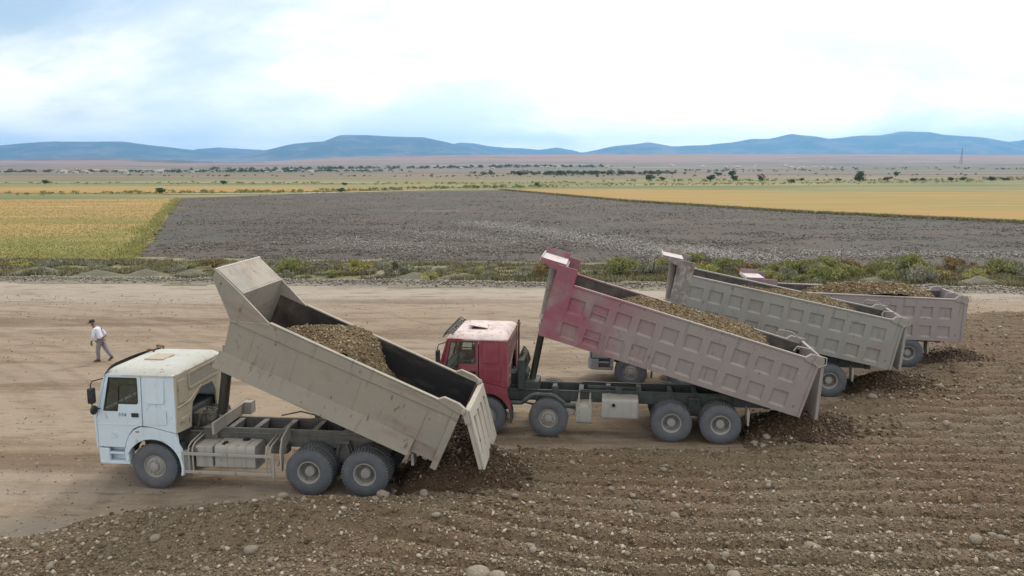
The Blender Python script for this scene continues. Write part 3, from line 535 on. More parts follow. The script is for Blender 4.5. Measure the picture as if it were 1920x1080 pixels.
        MB().poly([(y, z) for y, z in rrect(-.085, .085, 2.14, 2.52, .05)], ax + 1.32, ax + 1.42, plane='yz').map(lambda x, y, z: (x, y + 1.31 * s, z)).build('mirror', 'rubber', m, .02)
        MB().lathe([(0, -.04), (.10, -.035), (.115, 0), (.10, .03), (0, .03)], 20, c=(0, 0, 0)).map(lambda x, y, z: (ax + 1.34 + y, 1.31 * s + x, 1.98 + z)).build('round_mirror', 'rubber', m)
    # front, bumper
    MB().box(ax + 1.36, ax + 1.43, -1.0, 1.0, 1.02, 1.86).build('front_panel', paint_, root, .02)
    for k in range(5): MB().box(ax + 1.425, ax + 1.46, -.75, .75, 1.12 + k * .11, 1.18 + k * .11).build('grille_slat', 'rubber', root, .008)
    MB().add([(ax + 1.40, -1.04, 1.86), (ax + 1.40, 1.04, 1.86), (ax + 1.12, .98, 2.80), (ax + 1.12, -.98, 2.80)], [(0, 1, 2, 3)]).build('windscreen', GLASS, root, smooth=0)
    bp = MB().poly([(ax + 1.12, 1.2), (ax + 1.38, 1.17), (ax + 1.50, 1.0), (ax + 1.52, 0), (ax + 1.50, -1.0), (ax + 1.38, -1.17), (ax + 1.12, -1.2), (ax + 1.12, -1.1), (ax + 1.3, -1.0), (ax + 1.3, 1.0), (ax + 1.12, 1.1)], .60, 1.0, plane='xy').build('bumper', paint_, root, .03)
    for s in (1, -1): MB().box(ax + 1.44, ax + 1.515, .62 * s - .17, .62 * s + .17, .72, .88).build('headlight', 'headlamp', bp, .02)
    # roof
    n = 18; P = []
    for i in range(n):
        for j in range(n):
            u = -1 + 2 * i / (n - 1); v = -1 + 2 * j / (n - 1)
            e = (1 - abs(v) ** 7) ** .5 * (1 - max(0, u) ** 5) ** .5 * (1 - max(0, -u) ** 14) ** .5
            x = ax + .27 + .90 * u; hw = 1.165 - .10 * max(0, u) ** 3
            P.append((x, v * hw, 2.80 + .02 + .15 * e + .012 * math.sin(v * 14) * (abs(v) < .8) * (u < .75)))
    rb = MB().add(P, [(i * n + j, i * n + j + 1, (i + 1) * n + j + 1, (i + 1) * n + j) for i in range(n - 1) for j in range(n - 1)])
    for i in range(n - 1):
        for j0 in (0, n - 1): rb.add([P[i * n + j0], P[(i + 1) * n + j0], (P[(i + 1) * n + j0][0], P[(i + 1) * n + j0][1], 2.79), (P[i * n + j0][0], P[i * n + j0][1], 2.79)], [(0, 1, 2, 3)])
    rf = rb.build('roof', roof_mat, root, smooth=50)
    MB().poly(A(rrect(-.60, 1.10, 2.785, 2.83, .02)), -1.155, 1.155).build('roof_gutter', paint_, rf)
    if hatch_up: MB().box(-.28, .28, -.30, .30, -.012, .012).build('roof_hatch', roof_mat, rf, .008, loc=(ax + .35, .1, 3.02), rot=(R_(4), R_(-9), 0)); MB().box(ax + .10, ax + .55, -.15, .35, 2.96, 2.985).build('hatch_opening', 'interior', rf)
    else: MB().box(ax + .12, ax + .62, -.28, .28, 2.965, 3.0).build('roof_hatch', roof_mat, rf, .015)
    if visor:
        vs = []; k = 14
        for i in range(k + 1):
            v = -1 + 2 * i / k; xx = ax + 1.12 + .24 * (1 - abs(v) ** 3); vs.append((xx, v * 1.16))
        vb = MB()
        V = [(x - .12, y, 2.935) for x, y in vs] + [(x, y, 2.80) for x, y in vs] + [(x - .125, y, 2.915) for x, y in vs] + [(x - .01, y, 2.78) for x, y in vs]
        kk = k + 1; vb.add(V, [(i, i + 1, kk + i + 1, kk + i) for i in range(k)] + [(2 * kk + i, 3 * kk + i, 3 * kk + i + 1, 2 * kk + i + 1) for i in range(k)] + [(kk + i, kk + i + 1, 3 * kk + i + 1, 3 * kk + i) for i in range(k)])
        vb.build('sun_visor', 'rubber', root)
        for yy in (-.55, -1.0):
            MB().cyl((ax + .82, yy, 3.005), (ax + 1.02, yy, 3.01), .022, .045, 10).box(ax + .84, ax + .87, yy - .02, yy + .02, 2.93, 3.0).build('air_horn', 'rust', rf)
    else:
        rk = MB()
        for k in range(9):
            y = -1.05 + k * 2.1 / 8; rk.tube([(ax + .98, y, 2.93), (ax + 1.16, y, 3.04), (ax + 1.26, y, 2.86)], .016, 5)
        for xx, zz in ((.98, 2.95), (1.10, 3.02), (1.20, 2.95), (1.26, 2.86)): rk.tube([(ax + xx, -1.1, zz), (ax + xx, 1.1, zz)], .014, 5)
        for k in range(8):
            y = -1.05 + k * 2.1 / 8; rk.tube([(ax + .98, y, 2.95), (ax + 1.22, y + .26, 2.92)], .012, 5)
        rk.build('light_rack', 'rubber', root)
        MB().tube([(ax - .70, -1.0, 1.5), (ax - .70, -1.0, 3.0)], .03, 8).box(ax - .76, ax - .64, -1.06, -.94, 2.86, 2.90).build('snorkel_post', 'rust', root)
    # rear wall with the engine opening
    rw = MB().poly([(1.185, 2.82), (1.19, 1.42), (.52, 1.36), (.47, 1.72), (.40, 1.95), (-.05, 2.22), (-.62, 2.20), (-.78, 1.95), (-.80, 1.36), (-1.19, 1.42), (-1.185, 2.82)], ax - .645, ax - .60, plane='yz').map(lean).build('rear_wall', rear_mat, root, .01)
    MB().poly(rrect(-.95, .52, 2.36, 2.71, .07), ax - .652, ax - .64, plane='yz').build('rear_window', M['galv'] if ax < 1 else M['red_dusty'], rw, .004, label='dust covered rear cab window')
    MB().poly(rrect(-.99, .56, 2.32, 2.75, .09), ax - .660, ax - .64, [rrect(-.93, .50, 2.38, 2.69, .06)], plane='yz').build('window_surround', rear_mat, rw, .004)
    for (a0, a1, b0, b1) in ((.68, 1.03, 2.10, 2.66), (.70, .98, 1.62, 1.72)): MB().poly(rrect(a0, a1, b0, b1, .045), ax - .662, ax - .64, plane='yz').build('pressed_panel', rear_mat, rw, .006)
    MB().tube([(ax - .652, 1.12, 2.02), (ax - .655, .55, 2.05), (ax - .655, -.02, 2.29)], .014, 6).build('wall_rib', rear_mat, rw)
    # inside
    MB().box(ax - .58, ax + 1.30, -1.12, 1.12, 1.18, 1.36).build('cab_floor', 'interior', root)
    MB().box(ax - .55, ax + .2, -1.0, 1.05, 1.36, 1.75).build('bunk', 'interior', root, .05)
    MB().poly(A([(1.0, 1.36), (1.34, 1.36), (1.36, 1.84), (1.12, 1.92), (.98, 1.84)]), -1.1, 1.1).build('dashboard', 'interior', root, .03)
    for yy in (.60, -.60):
        stt = MB().box(ax + .22, ax + .72, yy - .26, yy + .26, 1.36, 1.72).build('seat', 'interior', root, .05)
        MB().poly(A([(.30, 1.70), (.10, 2.42), (.22, 2.45), (.42, 1.70)]), yy - .24, yy + .24).build('seat_back', 'interior', stt, .05)
    stw = [(ax + .88 + .06 * math.sin(R_(a)), .60 + .22 * math.cos(R_(a)), 1.98 + .20 * math.sin(R_(a))) for a in range(0, 360, 20)]
    MB().tube(stw, .016, 6, closed=True).tube([(ax + .88, .60, 1.98), (ax + 1.08, .60, 1.82)], .03, 8).build('steering_wheel', 'rubber', root)

def chassis(root, x0, x1, m, ztop, zbot, cross, sub=0):
    for s in (1, -1):
        r = MB().box(x0, x1, s * .43 - .04, s * .43 + .04, zbot, ztop); r.box(x0, x1, s * .43 - .04 + (.03 if s > 0 else -.03), s * .43 + .04 + (.03 if s > 0 else -.03), ztop - .02, ztop + .012)
        r.build('frame_rail', m, root, .006)
        if sub: MB().box(x0, -.9, s * .43 - .035, s * .43 + .035, ztop + .014, ztop + sub).build('subframe_rail', m, root, .006)
    for x in cross: MB().box(x - .07, x + .07, -.39, .39, zbot + .03, ztop + (sub if x < -.9 else 0) - .025).build('crossmember', m, root, .01)
def rear_axles(root, xs, m):
    for x in xs:
        for s in (1, -1):
            wheel(root, x, 1.045 * s, True); wheel(root, x, .70 * s, True, True)
        MB().tube([(x, -1.0, WR), (x, -.28, WR), (x, -.16, WR + .02), (x, 0, WR + .02), (x, .16, WR + .02), (x, .28, WR), (x, 1.0, WR)], [.09, .10, .2, .25, .2, .10, .09], 14).build('axle', m, root)
    xm = sum(xs) / 2
    for s in (1, -1):
        sp = MB()
        for k in range(7): sp.poly([(xs[0] + .1 - k * .08, .74 - k * .028), (xm, .90 - k * .028), (xs[1] - .1 + k * .08, .74 - k * .028), (xs[1] - .1 + k * .08, .716 - k * .028), (xm, .876 - k * .028), (xs[0] + .1 - k * .08, .716 - k * .028)], .50 * s, .60 * s)
        sp.build('leaf_spring', m, root)
        br = MB().poly([(xm - .13, 1.14), (xm + .13, 1.14), (xm + .30, .60), (xm - .30, .60)], s * .475, s * .56)
        for k in (-1, 1): br.poly([(xm + k * .05, 1.14), (xm + k * .09, 1.14), (xm + k * .24, .62), (xm + k * .18, .62)], s * .56, s * .64)
        br.box(xm - .16, xm + .16, min(s * .475, s * .66), max(s * .475, s * .66), 1.10, 1.16); br.build('spring_bracket', m, root, .008)
def front_axle(root, x, m):
    for s in (1, -1): wheel(root, x, 1.04 * s)
    MB().tube([(x, -.9, WR), (x, -.7, WR), (x, -.45, WR - .1), (x, .45, WR - .1), (x, .7, WR), (x, .9, WR)], .07, 8).build('axle', m, root)
    for s in (1, -1):
        sp = MB()
        for k in range(5): sp.poly([(x + .75 - k * .1, .80 - k * .025), (x, .70 - k * .025), (x - .75 + k * .1, .80 - k * .025), (x - .75 + k * .1, .778 - k * .025), (x, .678 - k * .025), (x + .75 - k * .1, .778 - k * .025)], s * .40, s * .48)
        sp.build('leaf_spring', m, root)
def engine(root, ax, m):
    e = MB().box(ax - 1.0, ax + .9, -.32, .32, .75, 1.3).box(ax - .95, ax - .3, -.30, .25, 1.3, 1.62)
    e.cyl((ax - .9, -.5, 1.55), (ax - .9, .35, 1.55), .13, n=12); e.build('engine', m, root, .03)
def wm(root): return Matrix.Translation(root.location) @ Matrix.Rotation(root.rotation_euler[2], 4, 'Z')

# --- the smooth-sided bed of the white truck
def smooth_bed(root, rb, tilt):
    L = 5.7
    B = MB().box(.05, 5.6, -1.13, 1.13, .10, .18)
    for s in (1, -1): B.box(.2, 5.5, s * .43 - .06, s * .43 + .06, -.10, .10)
    for k in range(9): B.box(.3 + k * .62, .42 + k * .62, -1.08, 1.08, .0, .10)
    bed = B.build('dump_bed', 'bed1', root, loc=(rb[0], 0, rb[1]), rot=(0, -R_(tilt), 0))
    out = [(0, .40), (5.63, .40), (5.74, 1.19), (6.48, 1.95), (6.45, 2.15), (5.73, 1.88), (4.86, 1.5), (0, 1.5)]
    for s in (1, -1):
        y = lambda a, b: (a, b) if s > 0 else (-b, -a)
        MB().poly(out, *y(1.14, 1.2)).build('side_wall', 'bed1', bed, .008)
        MB().poly([(.0, 1.27), (5.72, 1.17), (5.72, 1.195), (4.9, 1.49), (.0, 1.49)], *y(1.2, 1.232)).build('top_rail', 'bed1', bed, .012)
        MB().poly([(.0, 1.50), (4.85, 1.50), (4.85, 1.535), (0, 1.535)], *y(1.12, 1.245)).build('rail_cap', 'bed1', bed, .01)
        sk = MB(); V = [(x, yy * s, w) for x in (.74, 5.72) for yy, w in ((1.2, .42), (1.315, .0), (1.285, -.01), (1.165, .40))]
        sk.add(V, [(0, 1, 5, 4), (1, 2, 6, 5), (2, 3, 7, 6), (3, 0, 4, 7), (0, 3, 2, 1), (4, 5, 6, 7)]); sk.build('skirt', 'bed1', bed, .006)
        MB().box(.05, 5.6, *y(1.09, 1.16), .08, .42).build('lower_wall', 'bed1', bed)
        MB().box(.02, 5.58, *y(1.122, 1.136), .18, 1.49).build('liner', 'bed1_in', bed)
        MB().box(.0, .16, *y(1.2, 1.262), -.06, 1.2).build('rear_post', 'bed1', bed, .015)
        MB().box(.72, 1.28, *y(1.2, 1.216), .44, 1.17).build('patch_plate', 'bed1', bed, .004)
        for fx in (2.35, 3.95, 5.05): MB().tube([(fx, 1.202 * s, .43), (fx + .05, 1.202 * s, 1.17)], .007, 5).build('weld_seam', 'bed1', bed)
        MB().poly([(.62, 1.53), (.50, 1.64), (.12, 1.64), (-.12, 1.56), (-.12, 1.44), (.05, 1.42), (.62, 1.50)], *y(1.14, 1.26)).build('hinge_lug', 'bed1', bed, .012)
        MB().cyl((-.03, 1.10 * s, 1.52), (-.03, 1.30 * s, 1.52), .05, n=12).build('hinge_pin', 'galv', bed)
    MB().poly([(5.60, .1), (5.66, .1), (5.74, 1.89), (5.68, 1.89)], -1.138, 1.138).build('headboard', 'bed1', bed, .006)
    MB().poly([(5.70, 1.85), (5.73, 1.90), (6.46, 2.17), (6.47, 2.12)], -1.138, 1.138).build('cab_guard', 'bed1', bed, .006)
    MB().tube([(6.465, -1.2, 2.16), (6.465, 1.2, 2.16)], .026, 8).build('guard_lip', 'hood', bed)
    MB().box(.05, 5.58, -1.12, 1.12, .181, .20).build('floor_plate', 'bed1_in', bed)
    # tailgate, hanging from its pins and pushed open by the load
    c, s_ = math.cos(R_(tilt)), math.sin(R_(tilt)); hx, hz = rb[0] + (-.06) * c - 1.52 * s_, rb[1] + (-.06) * s_ + 1.52 * c
    G = MB().box(-.05, .05, -1.15, 1.15, -1.45, -.03)
    gate = G.build('tailgate', 'gate', root, .02, loc=(hx, 0, hz), rot=(0, R_(14), 0), label='pale steel tailgate hanging open')
    slots = [[(y0 - .13, -.30), (y0 + .10, -.24), (y0 + .16, -1.12), (y0 + .06, -1.20)] for y0 in (-.78, -.26, .26, .78)]
    MB().poly([(-1.16, -1.46), (1.16, -1.46), (1.16, -.02), (-1.16, -.02)], -.10, -.051, slots, plane='yz').build('gate_face', 'gate', gate, .008)
    for s in (1, -1): MB().box(-.06, .06, s * 1.22 - .035, s * 1.22 + .035, -.30, .07).build('gate_arm', 'galv', gate, .012)
    return bed, (rb, tilt)

# --- the ribbed beds
def ribbed_bed(root, rb, tilt, m, wing, gate_deg, ladder=False, hood=True):
    L = 7.45; H = 1.63
    B = MB().box(.05, 7.3, -1.12, 1.12, .16, .22)
    for s in (1, -1): B.box(.3, 7.2, s * .43 - .05, s * .43 + .05, .0, .16)
    for k in range(12): B.box(.3 + k * .6, .40 + k * .6, -1.1, 1.1, .05, .16)
    bed = B.build('dump_bed', m, root, loc=(rb[0], 0, rb[1]), rot=(0, -R_(tilt), 0))
    cols = [(L - (.71 + k * .67) - .225, L - (.71 + k * .67) + .225) for k in range(10)]
    rows = ((.13, .58), (.86, 1.31))
    for s in (1, -1):
        y = lambda a, b: (a, b) if s > 0 else (-b, -a)
        holes = [[(a, c), (b, c), (b, d), (a, d)] for a, b in cols for c, d in rows]
        sw = MB().poly([(0, 0), (7.0, 0), (7.0, H - .02), (0, H - .02)], *y(1.15, 1.2), holes).build('side_wall', m, bed)
        w0, h0 = .225, .225
        for ci, (a, b) in enumerate(cols):
            for ri, (c, d) in enumerate(rows):
                px, pz, dp = (a + b) / 2, (c + d) / 2, random.uniform(.036, .052)        # each pressed pan a little different
                V = [(px + u, 1.196 * s - q * s, pz + w) for u, q, w in ((-w0, 0, -h0), (w0, 0, -h0), (w0, 0, h0), (-w0, 0, h0), (-w0 + .016, dp, -h0 + .06), (w0 - .016, dp, -h0 + .065), (w0 - .016, dp * .9, h0 - .008), (-w0 + .016, dp, h0 - .008))]
                MB().add(V, [(0, 1, 5, 4), (1, 2, 6, 5), (2, 3, 7, 6), (3, 0, 4, 7), (4, 5, 6, 7)]).build('side_panel', m, bed, smooth=0)
                if ladder and ci == 1 and s > 0: MB().box(a, b, 1.165, 1.205, (c + d) / 2 - .02, (c + d) / 2 + .025).build('ladder_rung', m, bed, .008)
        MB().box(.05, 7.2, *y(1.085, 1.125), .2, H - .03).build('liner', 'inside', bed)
        MB().poly([(0, H - .02), (6.98, H - .02), (6.98, H + .035), (0, H + .035)], *y(1.085, 1.225)).build('top_rail', m, bed, .012)
        MB().poly([(6.99, 0), (7.55, 0), (7.55, 2.1), (6.99, 2.1)], *y(1.15, 1.208)).build('front_wing', wing, bed, .012)
        MB().poly([(.42, H + .02), (.30, H + .16), (-.02, H + .17), (-.10, H + .02), (-.04, H - .15), (.42, H - .05)], *y(1.11, 1.235)).build('hinge_lug', m, bed, .012)
        MB().box(0, .07, *y(1.2, 1.23), .0, H - .03).build('rear_post', m, bed, .01)
        rod = [(.75, 1.12, 1.72), (.70, 1.10, 1.86), (.35, 1.13, 1.90), (.10, 1.16, 1.80), (-.12, 1.2, 1.80), (-.16, 1.22, 1.62), (.02, 1.24, 1.50), (.22, 1.24, 1.62)]
        MB().tube([(a, b * s, c) for a, b, c in rod], .018, 6).build('latch_rod', 'galv', bed)
    MB().box(7.30, 7.36, -1.15, 1.15, .05, 1.98).build('headboard', m, bed, .006)
    for yy in (-.9, -.45, .45, .9): MB().box(7.36, 7.46, yy - .05, yy + .05, .1, 1.9).build('headboard_rib', wing, bed, .008)
    if hood:
        h = MB().box(7.36, 8.10, -.78, .78, 2.03, 2.07); h.build('hoist_hood', 'hood', bed, .006)
        for a, b in ((.78, .81), (-.81, -.78)): MB().poly([(7.36, 1.80), (8.08, 1.98), (8.10, 2.10), (7.36, 2.10)], a, b).build('hood_cheek', wing, bed, .006)
        MB().box(7.34, 8.08, -.83, -.80, 2.0, 2.24).build('hood_flange', wing, bed, .006)
        MB().box(8.08, 8.11, -.80, .80, 2.0, 2.12).build('hood_lip', 'hood', bed, .006)
    c, s_ = math.cos(R_(tilt)), math.sin(R_(tilt)); hx, hz = rb[0] - .06 * c - 1.72 * s_, rb[1] - .06 * s_ + 1.72 * c
    gate = MB().box(-.045, .045, -1.17, 1.17, -1.70, .02).build('tailgate', m, root, .015, loc=(hx, 0, hz), rot=(0, R_(gate_deg), 0))
    for yy in (-.9, -.45, 0, .45, .9): MB().box(-.10, -.045, yy - .06, yy + .06, -1.64, -.06).build('gate_rib', m, gate, .01)
    return bed, (rb, tilt)

def gravel_load(root, pose, L, hf, x0, x1, hw, m, pm, label, n, smin=.014, smax=.05):
    X, Y = np.meshgrid(np.linspace(x0, x1, 90), np.linspace(-hw, hw, 44)); Z = hf(L - X, Y); fl = .205
    bump_ = (fbm(X * 3, Y * 3, 4, 77) - .5) * .16 + (fbm(X * 9, Y * 9, 2, 78) - .5) * .07
    Z = np.maximum(Z + bump_ * sstep(fl, fl + .3, Z), fl + .01)
    V, F = grid_mesh(X, Y, Z, Z > fl + .02)
    o = link('gravel_load', np_mesh('gravel_load', V, F, m, smooth=True)); tag(o, label, 'gravel', kind='stuff')
    o.matrix_world = wm(root) @ Matrix.Translation((pose[0][0], 0, pose[0][1])) @ Matrix.Rotation(-R_(pose[1]), 4, 'Y')
    x = rng.uniform(x0, x1, n); y = rng.uniform(-hw, hw, n); z = hf(L - x, y) + (fbm(x * 3, y * 3, 4, 77) - .5) * .16 + (fbm(x * 9, y * 9, 2, 78) - .5) * .07
    k = z > fl + .04; x, y, z = x[k], y[k], z[k]; s = smin + (smax - smin) * rng.random(len(x)) ** 2.2
    v, f, i = rocks(np.stack([x, y, z + s * .15], -1), s)
    p = link('pebbles', np_mesh('pebbles', v, f, pm, tints(len(x), .12)[i]), o); p['kind'] = 'stuff'

def truck(t, label):
    x, y, a = t; r = empty('dump_truck', (x, y, 0), math.pi - a); tag(r, label, 'dump truck', 'dump trucks tipping gravel'); return r

# truck with the white cab
T1 = truck((-8.487, 18.85, .099), 'dump truck with pale blue white cab and smooth beige bed raised steeply')
cab(T1, 0, 'white', 'white_dusty', 'white_dusty', number='336')
M['roof1'] = paint('dusty_white_roof_paint', (.53, .545, .53), .3, .6, (.45, .43, .37), up=.6)
for o in T1.children:
    if o.name.split('.')[0] == 'roof': o.data.materials[0] = M['roof1']
chassis(T1, -6.35, 1.0, 'chassis1', 1.24, .92, (-1.0, -1.55, -2.2, -2.95, -3.7, -4.5, -5.3, -6.2), .11)
engine(T1, -.15, 'hose'); front_axle(T1, 0, 'chassis1'); rear_axles(T1, (-3.825, -5.175), 'chassis1')
bed1, pose1 = smooth_bed(T1, (-6.907, .826), 23.5)
hc = MB().cyl((-1.12, 0, 1.05), (-1.20, 0, 1.62), .155, n=18).build('hoist_cylinder', 'galv', T1)
MB().cyl((-1.20, 0, 1.60), (-1.36, 0, 2.62), .125, n=18).cyl((-1.195, 0, 1.58), (-1.205, 0, 1.64), .165, n=18).build('hoist_stage', 'hoist', hc)
MB().cyl((-1.36, 0, 2.60), (-1.47, 0, 3.28), .10, n=16).cyl((-1.355, 0, 2.57), (-1.365, 0, 2.64), .135, n=16).build('hoist_stage', 'hoist', hc)
MB().box(-1.72, -1.36, -.16, .16, 3.15, 3.36).build('hoist_mount', 'bed1', hc, .02)
MB().box(-1.34, -1.0, -.62, .62, 1.0, 1.40).build('hoist_cradle', 'chassis1', T1, .02)
MB().box(-1.42, -1.36, -1.02, .92, 1.32, 1.62).box(-1.60, -1.36, -1.02, -.72, 1.30, 1.62).build('hose_guard', 'galv', T1, .012)
for k in range(5): MB().tube([(-.72 - .05 * k, .35 - .17 * k, 1.30), (-.80, .36 - .17 * k, 1.62 + .05 * (k % 3)), (-1.02, .30 - .14 * k, 1.70), (-1.14, .25 - .1 * k, 1.45)], .028, 7).build('hydraulic_hose', 'hose', T1)
tk = MB().poly(rrect(.50, 1.12, .54, 1.13, .10), -2.50, -1.50, plane='yz').build('fuel_tank', 'tank', T1, .02)
for x in (-1.78, -2.24): MB().poly(rrect(.49, 1.13, .53, 1.142, .11), x - .03, x + .03, [rrect(.503, 1.117, .543, 1.127, .10)], plane='yz').build('tank_strap', 'galv', tk)
for x, y in ((-1.72, .95), (-2.10, .66)): MB().cyl((x, y, 1.12), (x, y, 1.18), .055, n=12).cyl((x, y, 1.11), (x, y, 1.135), .10, n=14).build('tank_cap', 'rubber', tk)
MB().box(-1.44, -1.02, .52, 1.12, .58, 1.10).build('battery_box', 'tank', T1, .02)
MB().cyl((-.98, .62, .98), (-.98, 1.12, .98), .11, n=14).build('air_tank', 'chassis1', T1)
sg = MB()
for z in (.48, .93): sg.box(-2.99, -.72, 1.165, 1.215, z - .035, z + .035)
for x in (-.745, -2.965): sg.box(x - .035, x + .035, 1.163, 1.217, .40, .99)
for x in (-.88, -.98, -2.90, -2.80): sg.tube([(x, 1.18, .5), (x, 1.18, 1.0), (x, 1.14, 1.10), (x, 1.02, 1.16), (x, .50, 1.22)], .022, 7)
sg.build('side_guard', 'galv', T1, .006)
MB().poly([(.50, 1.50), (1.02, 1.34), (1.16, 1.05), (1.16, .55), (1.05, .55), (.95, 1.0), (.50, 1.2)], -3.16, -3.12, plane='yz').build('splash_plate', 'galv', T1, .004)
MB().tube([(-3.05, .5, 1.0), (-3.05, .8, .85), (-3.05, 1.1, .66)], .014, 6).box(-3.15, -2.72, .50, .78, .85, 1.05).build('valve_bracket', 'hose', T1)
MB().box(-6.55, -6.35, -.46, .46, .85, 1.1).cyl((-6.38, -.6, .95), (-6.38, .6, .95), .06, n=10).build('tipping_pivot', 'chassis1', T1, .01)
for s in (1, -1): MB().box(-6.30, -6.24, s * .62, s * .95, .75, 1.05).tube([(-6.2, s * .5, .95), (-6.1, s * .9, .8)], .03, 6).build('tail_lamp_bracket', 'galv', T1)
tail = MB().tube([(-2.5, -.55, 1.36), (-3.0, -.62, 1.46), (-3.5, -.55, 1.38)], .02, 6).box(-3.6, -3.4, -.65, -.5, 1.33, 1.43).build('cable_loop', 'hose', T1)
def h1(u, y):
    prof = np.interp(u, [.1, .6, .95, 1.6, 2.3, 2.75, 3.0, 3.45, 3.9, 4.3, 4.8, 5.65], [.2, .75, 1.12, 1.46, 1.74, 1.78, 1.62, 1.05, .62, .42, .34, .30])
    return prof - .22 * (y / 1.1) ** 2 * sstep(.5, 1.4, prof)
gravel_load(T1, pose1, 5.7, h1, .02, 5.6, 1.11, 'load', 'pebble_load', 'brown gravel sliding down the raised smooth beige bed', 8000)

n = 1500; a = rng.random(n); x = -6.95 - .75 * a + rng.normal(0, .10, n); y = rng.uniform(-1.05, 1.05, n); z = 1.02 + .25 * (1 - a) - .75 * a ** 2 * rng.random(n) + rng.normal(0, .05, n)
v, f, i = rocks(np.stack([x, y, z], -1), .016 + .05 * rng.random(n) ** 2.5); o = tag(link('falling_gravel', np_mesh('falling_gravel', v, f, 'pebble_dark', tints(n, .1)[i])), 'loose stones falling between the smooth bed and its tailgate', 'gravel', kind='stuff'); o.matrix_world = wm(T1)
# 8x4 trucks
def big_truck(t, label, paint_, rear_mat, roof_mat, bedm, wing, rb, tilt, gate, cm, ladder=False, visor=False, hatch_up=False):
    T = truck(t, label); WB = 3.472
    cab(T, 1.80, paint_, rear_mat, roof_mat, visor=visor, hatch_up=hatch_up)
    chassis(T, -6.1, 2.8, cm, 1.20, .88, (.75, -.1, -.9, -1.7, -2.6, -3.5, -4.2, -5.0, -6.0), .045 if tilt > 5 else 0)
    engine(T, 1.7, 'interior'); front_axle(T, 1.8, cm); front_axle(T, 0, cm); rear_axles(T, (-WB, -WB - 1.35), cm)
    bed, pose = ribbed_bed(T, rb, tilt, bedm, wing, gate, ladder)
    c, s_ = math.cos(R_(tilt)), math.sin(R_(tilt)); bp = lambda fx, w: (rb[0] + fx * c - w * s_, 0, rb[1] + fx * s_ + w * c)
    top = Vector(bp(7.68, 1.95)); base = Vector((.62, 0, 1.15)); top.y = base.y = 0; d = top - base; Lc = d.length
    if Lc > 2.4:
        e = base + d * min(.56, 1 - 1.55 / Lc if Lc > 3 else .3)
        hcy = MB().cyl(e, top, .145, n=18).build('hoist_cylinder', 'hoist_tube', T)
        MB().cyl(base, e + d * .02, .10, n=16).build('hoist_stage', 'hoist', hcy)
        MB().cyl(e - d * .004, e + d * .035, .175, n=18).box(e.x - .12, e.x + .16, -.22, .22, e.z - .28, e.z - .12).build('hoist_collar', 'galv', hcy, .01)
    else: MB().cyl(base, top, .145, n=18).build('hoist_cylinder', 'hoist_tube', T)
    MB().box(.35, .95, -.40, .40, 1.05, 1.42).box(.75, .95, -.55, .55, 1.2, 2.1).build('hoist_cradle', cm, T, .02)
    for k in range(6): MB().tube([(.98, .42 - .13 * k, 1.30), (.95 - .02 * k, .45 - .13 * k, 2.05 + .07 * (k % 3)), (.85, .44 - .13 * k, 2.30 + .05 * (k % 2)), (.72, .40 - .1 * k, 2.22), (.66, .3 - .1 * k, 1.95)], .025, 7).build('hydraulic_hose', 'hose', T)
    ip = MB().tube([(1.18, 1.02, .95), (.78, 1.02, .96), (.52, 1.02, 1.17), (.40, 1.02, 1.22), (-.05, 1.02, 1.22), (-.20, 1.02, 1.17), (-.45, 1.02, .98)], .062, 10)
    for x in (.36, -.02): ip.box(x - .015, x + .015, .47, 1.02, 1.10, 1.14)
    ip.build('air_pipe', cm, T)
    MB().cyl((-.48, .98, .92), (-.75, .98, .92), .075, n=12).build('pipe_end', cm, T)
    MB().poly([(-.42, .62), (-.30, .78), (-.45, .84), (-.62, .84), (-.78, .78), (-.72, .62)], .55, 1.0).build('air_box', 'galv', T, .03)
    MB().poly(rrect(.55, 1.15, .42, 1.02, .12), -1.24, -.80, plane='yz').build('reservoir', 'tank', T, .03)
    for x in (-.86, -1.18): MB().tube([(x, 1.16, .98), (x, 1.10, 1.06), (x, .7, 1.14), (x, .5, 1.16)], .028, 7).build('reservoir_strap', 'galv', T)
    ft = MB().poly(rrect(.52, 1.16, .60, 1.20, .09), -2.54, -1.52, plane='yz').build('fuel_tank', 'tank', T, .02)
    MB().cyl((-1.85, 1.15, 1.03), (-1.85, 1.21, 1.03), .05, n=12).build('tank_cap', 'rubber', ft)
    for x in (-1.72, -2.34): MB().poly(rrect(.51, 1.172, .59, 1.212, .10), x - .025, x + .025, [rrect(.523, 1.157, .603, 1.197, .09)], plane='yz').build('tank_strap', 'galv', ft)
    for x in (-.15, -2.0): MB().box(x - .10, x + .10, .475, .53, 1.02, 1.34).build('body_guide', cm, T, .006)
    MB().tube([(-1.1, .3, 1.3), (-2.6, .0, 1.18)], .06, 8).build('prop_strut', cm, T)
    for s in (1, -1): MB().poly([(-5.55, 1.05), (-5.62, .95), (-5.60, .55), (-5.56, .55), (-5.54, .9)], s * .75, s * 1.1).build('mud_flap', 'galv', T)
    MB().box(-6.3, -6.1, -.46, .46, .85, 1.1).cyl((-6.16, -.6, 1.0), (-6.16, .6, 1.0), .06, n=10).build('tipping_pivot', cm, T, .01)
    return T, pose
T2, pose2 = big_truck((1.182, 22.435, .122), 'dump truck with dark red cab and ribbed bed fading from red to grey', 'red', 'red_dusty', 'red_roof', 'bed2', 'bed2', (-6.92, .88), 16.4, -3, 'chassis2', True, False, True)
T3, pose3 = big_truck((6.14, 27.18, .17), 'dump truck with ribbed grey bed and peeling front plate, raised behind the red cab truck', 'grimy', 'white_dusty', 'roof1', 'bed3', 'bed3_wing', (-6.73, 1.03), 11.4, -4, 'chassis2', False, True)
